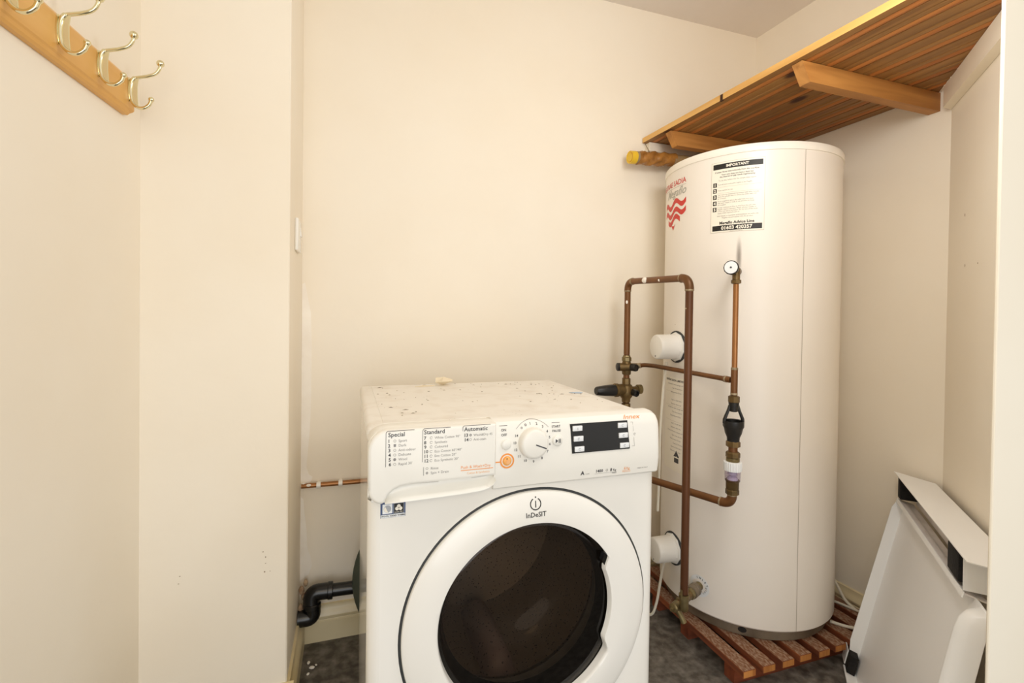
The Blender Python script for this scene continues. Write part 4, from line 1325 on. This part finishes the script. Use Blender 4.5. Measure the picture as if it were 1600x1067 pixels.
B().lathe(Lz([(0.0175, 0.646), (0.0185, 0.648), (0.0185, 0.656), (0.014, 0.660)]), n=22).build('brass_collar', M['brass_pale'], TD)
rows = []
for r, z in ((0.018, 0.6195), (0.0235, 0.6205), (0.0245, 0.630), (0.0245, 0.645), (0.022, 0.647), (0.017, 0.647)):
    rows.append([((r + (0.0007 if k % 2 else -0.0004)) * math.cos(2 * math.pi * k / 48), (r + (0.0007 if k % 2 else -0.0004)) * math.sin(2 * math.pi * k / 48), z - zo) for k in range(48)])
B().grid(rows, True).build('white_collar', M['key'], TD, ang=20)
cl = B().lathe(Lz([(0.0195, 0.589), (0.0210, 0.592), (0.0215, 0.618), (0.0195, 0.620)]), n=28, caps=False).build('clear_section', M['clearpl'], TD)
B().lathe(Lz([(0.003, 0.590), (0.016, 0.592), (0.014, 0.601), (0.008, 0.604), (0.014, 0.609), (0.012, 0.619)]), n=12).build('float', M['lilac'], cl)
B().lathe(Lz([(0.0165, 0.566), (0.0175, 0.568), (0.0180, 0.588), (0.0195, 0.590), (0.0195, 0.593), (0.014, 0.594)]), n=24).build('brass_tail', M['brass'], TD, ang=40)
B().lathe(Lz([(0.012, 0.550), (0.0185, 0.552), (0.0185, 0.564), (0.0165, 0.568), (0.012, 0.569)]), n=8).build('nut', M['brass'], TD, ang=20)

# discharge pipe under the sight glass running back past the washing machine
DP = tag(empty('discharge_pipe', (TX, TY, 0.50)), 'copper discharge pipe bending under the clear section toward the back wall', 'pipe')
zo = 0.50
e_ = Vector((-0.16, 0.40, 0)).normalized()
top = Vector((0, 0, 0.551 - zo)); cor = Vector((0, 0, 0.520 - zo)); nxt = cor + e_ * 0.034
elbow('elbow', DP, top, cor, nxt, 0.0115, M['copper'], 1.15)
B().tube([top, top + Vector((0, 0, 0.006))], 0.0112, 16).build('pipe_stub', M['copper'], DP)
B().tube([nxt - e_ * 0.01, cor + e_ * 0.598], 0.0112, 16).build('pipe', M['copper'], DP)

# inlet valve low on the cylinder
axi = Vector((math.cos(R(-154)), math.sin(R(-154)), 0))
bos = Vector((CX + (CR + 0.002) * math.cos(R(-160)), CY + (CR + 0.002) * math.sin(R(-160)), 0.190))
IV = tag(empty('inlet_valve', tuple(bos)), 'brass inlet coupling with drain cock at the foot of the cylinder', 'valve')
B().lathe([(0.0135, 0.0), (0.0135, 0.03)], (0, 0, 0), axi, 20).build('boss', M['brass_pale'], IV)
B().lathe([(0.013, 0.022), (0.020, 0.024), (0.020, 0.036), (0.0185, 0.037), (0.0185, 0.040), (0.020, 0.041), (0.020, 0.056), (0.013, 0.058)], (0, 0, 0), axi, 12).build('coupling_nut', M['base'], IV, ang=20)
B().lathe([(0.012, 0.056), (0.0175, 0.058), (0.0175, 0.070), (0.012, 0.072)], (0, 0, 0), axi, 8).build('nut', M['brass_pale'], IV, ang=20)
b = B().lathe([(0.012, 0.070), (0.0140, 0.072), (0.0140, 0.128), (0.012, 0.130)], (0, 0, 0), axi, 18)
pp = Vector((RPx, RPy, 0.19)) - bos
b.build('tee_body', M['brass'], IV, ang=40)
B().tube([axi * 0.105, Vector((pp.x, pp.y, 0.004)), Vector((pp.x, pp.y, 0.045))], 0.0135, 16).build('pipe_socket', M['brass_pale'], IV)
B().tube([axi * 0.128, axi * 0.150], 0.0105, 16).build('copper_tail', M['copper'], IV)
B().lathe([(0.011, 0.128), (0.0150, 0.130), (0.0150, 0.136), (0.011, 0.138)], (0, 0, 0), axi, 8).build('nut', M['brass_pale'], IV, ang=20)
dc = B().lathe([(0.0105, 0.146), (0.0135, 0.148), (0.0135, 0.172), (0.010, 0.175), (0.005, 0.176), (0.005, 0.186), (0.0004, 0.186)], (0, 0, 0), axi, 16).build('drain_cock', M['brass_pale'], IV, ang=40)
sp = axi * 0.162
B().tube([sp, sp + Vector((0.012, -0.010, -0.022)), sp + Vector((0.020, -0.016, -0.042))], [0.0085, 0.008, 0.0085], 12).build('spout', M['brass_pale'], dc)
B().tube([Vector((pp.x, pp.y, 0.034)) + Vector((-0.012, -0.004, 0.0)), Vector((pp.x, pp.y, 0.034)) + Vector((-0.013, -0.004, 0.028))], 0.0035, 8).build('clamp_screw', M['brass_pale'], IV)
B().lathe([(0.0115, 0.0), (0.0155, 0.001), (0.0155, 0.010), (0.0115, 0.011)], (pp.x, pp.y, 0.034), (0, 0, 1), 16).build('earth_clamp', M['brass_pale'], IV)

# ------------------------------------------------------------------ cables
b = B().tube(spline([(1.040, 1.415, 0.905), (1.036, 1.425, 0.80), (1.031, 1.430, 0.66), (1.030, 1.430, 0.52), (1.026, 1.430, 0.38)], 6), 0.0045, 8)
tag(b.build('heater_cable', M['cable']), 'white cable hanging from the upper heater cover', 'cable')
b = B().tube(spline([(1.034, 1.400, 0.214), (1.034, 1.412, 0.17), (1.030, 1.420, 0.11), (1.024, 1.425, 0.06), (1.012, 1.435, 0.015), (0.995, 1.47, 0.0055), (0.98, 1.52, 0.0055)], 6), 0.0045, 8)
tag(b.build('heater_cable', M['cable']), 'white cable hanging from the lower heater cover', 'cable')
b = B().tube(spline([(1.600, 1.50, 0.35), (1.628, 1.30, 0.20), (1.630, 1.235, 0.13), (1.634, 1.20, 0.085), (1.648, 1.15, 0.060), (1.655, 1.09, 0.040), (1.660, 1.03, 0.012)], 7), 0.0048, 8)
tag(b.build('power_cable', M['cable']), 'cream cable looping down the right wall behind the cylinder', 'cable')
b = B().tube(spline([(1.490, 1.146, 0.0755), (1.512, 1.115, 0.0755), (1.545, 1.088, 0.0755), (1.59, 1.072, 0.075), (1.64, 1.045, 0.060), (1.655, 1.015, 0.012)], 7), 0.0050, 8)
tag(b.build('power_cable', M['cable']), 'white cable lying across the pallet slats beside the cylinder', 'cable')
b = B().tube(spline([(1.60, 1.25, 0.0755), (1.622, 1.19, 0.0755), (1.645, 1.10, 0.076), (1.662, 1.04, 0.050), (1.667, 1.00, 0.010)], 7), 0.0042, 8)
tag(b.build('power_cable', M['cable']), 'yellowish cable lying along the foot of the right wall', 'cable')

# ------------------------------------------------------------------ white metal casing leaning on the splayed wall
MC = tag(empty('metal_casing', tuple(W0), math.atan2(0.686, 0.728)), 'white metal appliance casing with black foam pads leaning in the right corner', 'metal casing')
# local axes: x toward the back corner, y out from the splayed wall, z up
BOT = Vector((0.224, 0.004)); TOP = Vector((0.084, 0.495))
LV = (TOP - BOT).normalized(); NV = Vector((LV.y, -LV.x)); TL = (TOP - BOT).length


def P3(x, t, n):
    p = BOT + LV * t + NV * n
    return (x - 0.15 * (1 - t / TL), p.x, p.y)


XN, XF, XR = -0.60, 0.022, -0.645


def slab(b, x0, x1, t0, t1, n0, n1):
    vs = [P3(x, t, n) for x in (x0, x1) for t in (t0, t1) for n in (n0, n1)]
    b.add(vs, [(0, 1, 3, 2), (4, 6, 7, 5), (0, 4, 5, 1), (2, 3, 7, 6), (0, 2, 6, 4), (1, 5, 7, 3)])
    return b


slab(B(), XR, XF, 0.0, TL, -0.002, 0.0).build('back_sheet', M['metalsheet'], MC, smooth=False)
# far flange, cut back at both ends
b = B().prism([(0.035, 0.0), (0.05, 0.026), (0.075, 0.031), (TL - 0.03, 0.027), (TL - 0.004, 0.018), (TL - 0.004, 0.0)],
              lambda t, n: P3(XF, t, n), lambda t, n: P3(XF - 0.003, t, n))
b.build('side_flange', M['metalwhite'], MC, smooth=False)
# near edge rolled over
rows = []
for x, dn in ((XR, 0.0), (XR + 0.002, 0.022), (XR + 0.008, 0.034), (XR + 0.016, 0.040), (XR + 0.025, 0.039), (XR + 0.034, 0.031), (XR + 0.041, 0.017), (XR + 0.048, 0.0)):
    rows.append([P3(x, 0.0, dn), P3(x, TL * 0.5, dn), P3(x, TL - 0.05, dn), P3(x, TL - 0.028, dn * 0.92), P3(x, TL - 0.012, dn * 0.7), P3(x, TL - 0.004, dn * 0.3), P3(x, TL - 0.002, 0)])
B().grid(rows).build('rolled_edge', M['metalwhite'], MC, ang=80)
# top channel: floor lip, back and sloping cover plate
slab(B(), XN + 0.03, XF - 0.004, TL - 0.003, TL, -0.020, 0.019).build('channel_floor', M['channel'], MC, smooth=False)
b = B().prism([(XF - 0.003, 0.054), (XN, 0.054), (XN, 0.057), (XF - 0.003, 0.057)], lambda x, y: (x, y, 0.49), lambda x, y: (x, y, 0.568))
b.build('channel_back', M['channel'], MC, smooth=False)
b = B()
zt2 = lambda y: 0.566 + (y - 0.02) * 0.10
plan = [(0.046, 0.108), (0.0, 0.016), (XN, 0.016), (XN, 0.108)]
b.prism(plan, lambda x, y: (x, y, zt2(y)), lambda x, y: (x, y, zt2(y) + 0.0025))
b.build('top_plate', M['metalwhite'], MC, smooth=False)
b = B().prism([(XN + 0.03, 0.0575), (XN + 0.034, 0.0575), (XN + 0.034, 0.104), (XN + 0.03, 0.104)], lambda x, y: (x, y, 0.505), lambda x, y: (x, y, zt2(y) - 0.0005))
b.build('end_web', M['metalwhite'], MC, smooth=False)
slab(B(), XN + 0.03, XF - 0.004, TL - 0.010, TL + 0.002, 0.019, 0.0215).build('channel_lip', M['metalwhite'], MC, smooth=False)
B().box(XF - 0.034, XF - 0.004, 0.058, 0.103, 0.506, 0.568, 0.003, 2).build('foam_pad', M['foam'], MC)
B().box(XN + 0.062, XN + 0.135, 0.058, 0.104, 0.506, 0.569, 0.004, 2).build('foam_pad', M['foam'], MC)
B().lathe([(0.004, 0.0), (0.004, 0.002), (0.0004, 0.003)], (-0.22, 0.0575, 0.535), (0, 1, 0), 10).build('rivet', M['ink2'], MC)
# bottom flange with pad and loose strip
slab(B(), XR, XF, 0.0, 0.003, 0.0, 0.030).build('bottom_flange', M['metalwhite'], MC, smooth=False)
slab(B(), XF - 0.036, XF - 0.003, 0.004, 0.050, 0.006, 0.026).build('foam_pad', M['foam'], MC, smooth=False)
slab(B(), XF - 0.003, XF + 0.040, 0.008, 0.046, 0.027, 0.030).build('corner_tab', M['metalwhite'], MC, smooth=False)

# ------------------------------------------------------------------ coat rack on the left wall
CRK = tag(empty('coat_rack', (PLX, PY, 1.44), -PHI), 'varnished pine coat rack with brass double hooks on the left wall', 'coat rack')
# local: x out from the wall, -y along the wall toward the viewer
sec = [(0.0005, 0.043), (0.010, 0.043), (0.014, 0.047), (0.0155, 0.053), (0.018, 0.056), (0.018, 0.116), (0.0155, 0.120), (0.010, 0.126), (0.0005, 0.126)]
b = B().prism(sec, lambda x, z: (x, -0.068 - (0.010 if z < 0.05 or z > 0.121 else 0.0), z), lambda x, z: (x, -0.86, z))
b.build('backboard', M['rack'], CRK, smooth=False)
B().lathe([(0.0028, 0.0), (0.0028, 0.001), (0.0004, 0.0013)], (0.018, -0.078, 0.086), (1, 0, 0), 10).build('screw', M['ink'], CRK)
hp = [(0.042, -0.024), (0.038, -0.033), (0.028, -0.0405), (0.017, -0.0395), (0.008, -0.031), (0.0045, -0.018), (0.0042, 0.0), (0.006, 0.013), (0.0115, 0.0215), (0.020, 0.0245), (0.036, 0.029), (0.050, 0.036), (0.057, 0.046), (0.059, 0.055)]
hz = 0.097
hb = spline([(x, 0, z) for x, z in hp], 5)
n_ = len(hb)
rad = []
for i in range(n_):
    t = i / (n_ - 1)
    rad.append(0.0036 if t < 0.3 else 0.0036 + 0.0010 * math.sin((t - 0.3) / 0.7 * math.pi) if t < 0.62 else 0.0033)
b = B().tube(hb, rad, 10)
b.ball((0.0425, 0, -0.0205), 0.0055)
b.ball((0.0595, 0, 0.059), 0.0075)
hk0 = b.build('coat_hook', M['brass_gold'], CRK, ang=60)
hk0.location = (0.018, -0.092, hz)
pb = B()
pts_ = [(0.0065 * math.cos(R(a)), 0.026 * math.sin(R(a))) for a in range(0, 360, 20)]
pb.prism(pts_, lambda y, z: (0.0, y, z - 0.004), lambda y, z: (0.0026, y, z - 0.004))
hpl = pb.build('hook_plate', M['brass_gold'], hk0)
wb_ = B().prism([(0.010, -0.032), (0.005, -0.018), (0.0045, 0.0), (0.0065, 0.013), (0.012, 0.021), (0.019, 0.0235), (0.0165, 0.005), (0.0165, -0.015), (0.018, -0.036)],
                lambda x, z: (x, -0.0012, z), lambda x, z: (x, 0.0012, z))
hwb = wb_.build('hook_web', M['brass_satin'], hk0, smooth=False)
for yy in (-0.203, -0.318, -0.435, -0.55, -0.665, -0.78):
    o = hk0.copy(); COL.objects.link(o); o.parent = CRK; o.location = (0.018, yy, hz)
    for q_ in (hpl, hwb):
        o2 = q_.copy(); COL.objects.link(o2); o2.parent = o

# ------------------------------------------------------------------ fittings in the left recess
SW = tag(empty('light_switch', (PX, 1.495, 1.278)), 'white light switch on the side of the left pier', 'light switch')
B().box(0.0002, 0.009, -0.044, 0.044, -0.046, 0.044, 0.003, 3).build('plate', M['switch'], SW)
b = B().prism([(0.0085, -0.012), (0.0125, -0.012), (0.0095, 0.012), (0.0085, 0.012)], lambda x, z: (x, 0.012, z + 0.012), lambda x, z: (x, 0.030, z + 0.012))
b.build('rocker', M['switch'], SW, smooth=False)

WPp = tag(empty('wall_pipe', (PX, 1.652, 0.508)), 'thin bright copper pipe clipped along the back wall left of the washing machine', 'pipe')
B().tube([(0.004, 0, 0.001), (0.9, 0, -0.006)], 0.0075, 14).build('pipe', M['copper_bright'], WPp)
for x in (0.055, 0.121):
    b = B().lathe([(0.0078, -0.0065), (0.0100, -0.006), (0.0100, 0.006), (0.0078, 0.0065)], (x, 0, 0), (1, 0, 0), 16)
    b.box(x - 0.0055, x + 0.0055, 0.004, 0.0175, -0.008, 0.008, 0.001, 1)
    b.build('pipe_clip', M['switch'], WPp)
b = B().ball((0.010, 0.004, 0.001), 0.011, 12, 7, sc3=(0.9, 0.9, 0.9))
b.ball((0.026, -0.004, 0.003), 0.007, 10, 6, sc3=(1.3, 0.7, 0.7))
b.build('plaster_daub', M['filler'], WPp)

WT = tag(empty('waste_pipe', (PX, 1.60, 0.10)), 'black plastic waste pipe with two elbows behind the washing machine', 'pipe')
lo = Vector((PX, 1.60, 0.10))
v_ = lambda x, y, z: Vector((x, y, z)) - lo
B().tube([v_(-0.062, 1.610, 0.185), v_(0.42, 1.610, 0.172)], 0.0195, 22).build('pipe', M['waste'], WT)
el = B().tube(arc_path([v_(-0.050, 1.610, 0.1848), v_(-0.1105, 1.610, 0.187), v_(-0.1075, 1.604, 0.150)], 0.022, 8), 0.0240, 20).build('elbow', M['waste'], WT)
B().lathe([(0.0240, 0.0), (0.0262, 0.002), (0.0262, 0.014), (0.0240, 0.016)], v_(-0.062, 1.610, 0.1852), (1, 0, -0.02), 22).build('collar', M['waste'], el)
B().tube([v_(-0.1075, 1.604, 0.156), v_(-0.1045, 1.600, 0.130)], 0.0195, 20).build('pipe', M['waste'], WT)
e2 = B().tube(arc_path([v_(-0.1055, 1.602, 0.150), v_(-0.1030, 1.599, 0.116), v_(-0.1475, 1.597, 0.118)], 0.018, 8), 0.0240, 20).build('elbow', M['waste'], WT)
B().lathe([(0.0240, -0.004), (0.0264, -0.002), (0.0264, 0.010), (0.0240, 0.012)], v_(-0.1065, 1.6025, 0.154), (0.08, -0.10, -0.99), 20).build('collar', M['waste'], e2)
b = B()
for k, (x, y, z, r) in enumerate([(-0.139, 1.628, 0.19, 0.012), (-0.134, 1.632, 0.168, 0.010), (-0.140, 1.61, 0.145, 0.011), (-0.128, 1.640, 0.205, 0.010), (-0.141, 1.590, 0.125, 0.010)]):
    b.ball(v_(x, y, z), r, 8, 5, sc3=(0.7, 1.0, 1.1))
b.build('broken_plaster', mat('broken_plaster', (196, 172, 142), 0.95, col2=(140, 108, 82), nscale=50, bump=0.5, bscale=60), WT, smooth=False)

GD = tag(empty('green_disc', (0.250, 1.500, 0.0), 0), 'dark green round plastic disc standing behind the washing machine', 'plastic disc')
nrm = Vector((-0.08, -0.99, 0.0)).normalized()
b = B().lathe([(0.0004, -0.002), (0.215, -0.002), (0.236, 0.006), (0.241, 0.014), (0.237, 0.018), (0.213, 0.006), (0.0004, 0.005)], (0, 0, 0.242), -nrm, 72, caps=False)
b.build('disc', M['green'], GD, ang=50)

# crumbs on the floor
cr = [(-0.112, 1.560, 0.005, 'plaster crumb nearest the corner beside the left skirting'), (-0.101, 1.535, 0.006, 'largest white plaster crumb on the floor left of the washing machine'),
      (-0.110, 1.512, 0.004, 'small plaster crumb on the floor nearest the pier'), (-0.090, 1.545, 0.003, 'tiny plaster crumb on the floor left of the washing machine')]
for k, (x, y, s, t) in enumerate(cr):
    b = B().ball((0, 0, s * 0.5), s, 6, 4, sc3=(1.0, 1.5, 0.6))
    o = b.build('plaster_crumb', M['filler'], smooth=False)
    o.location = (x, y, 0.0); o.rotation_euler[2] = k * 1.3
    tag(o, t, 'crumb', 'plaster crumbs on the floor')
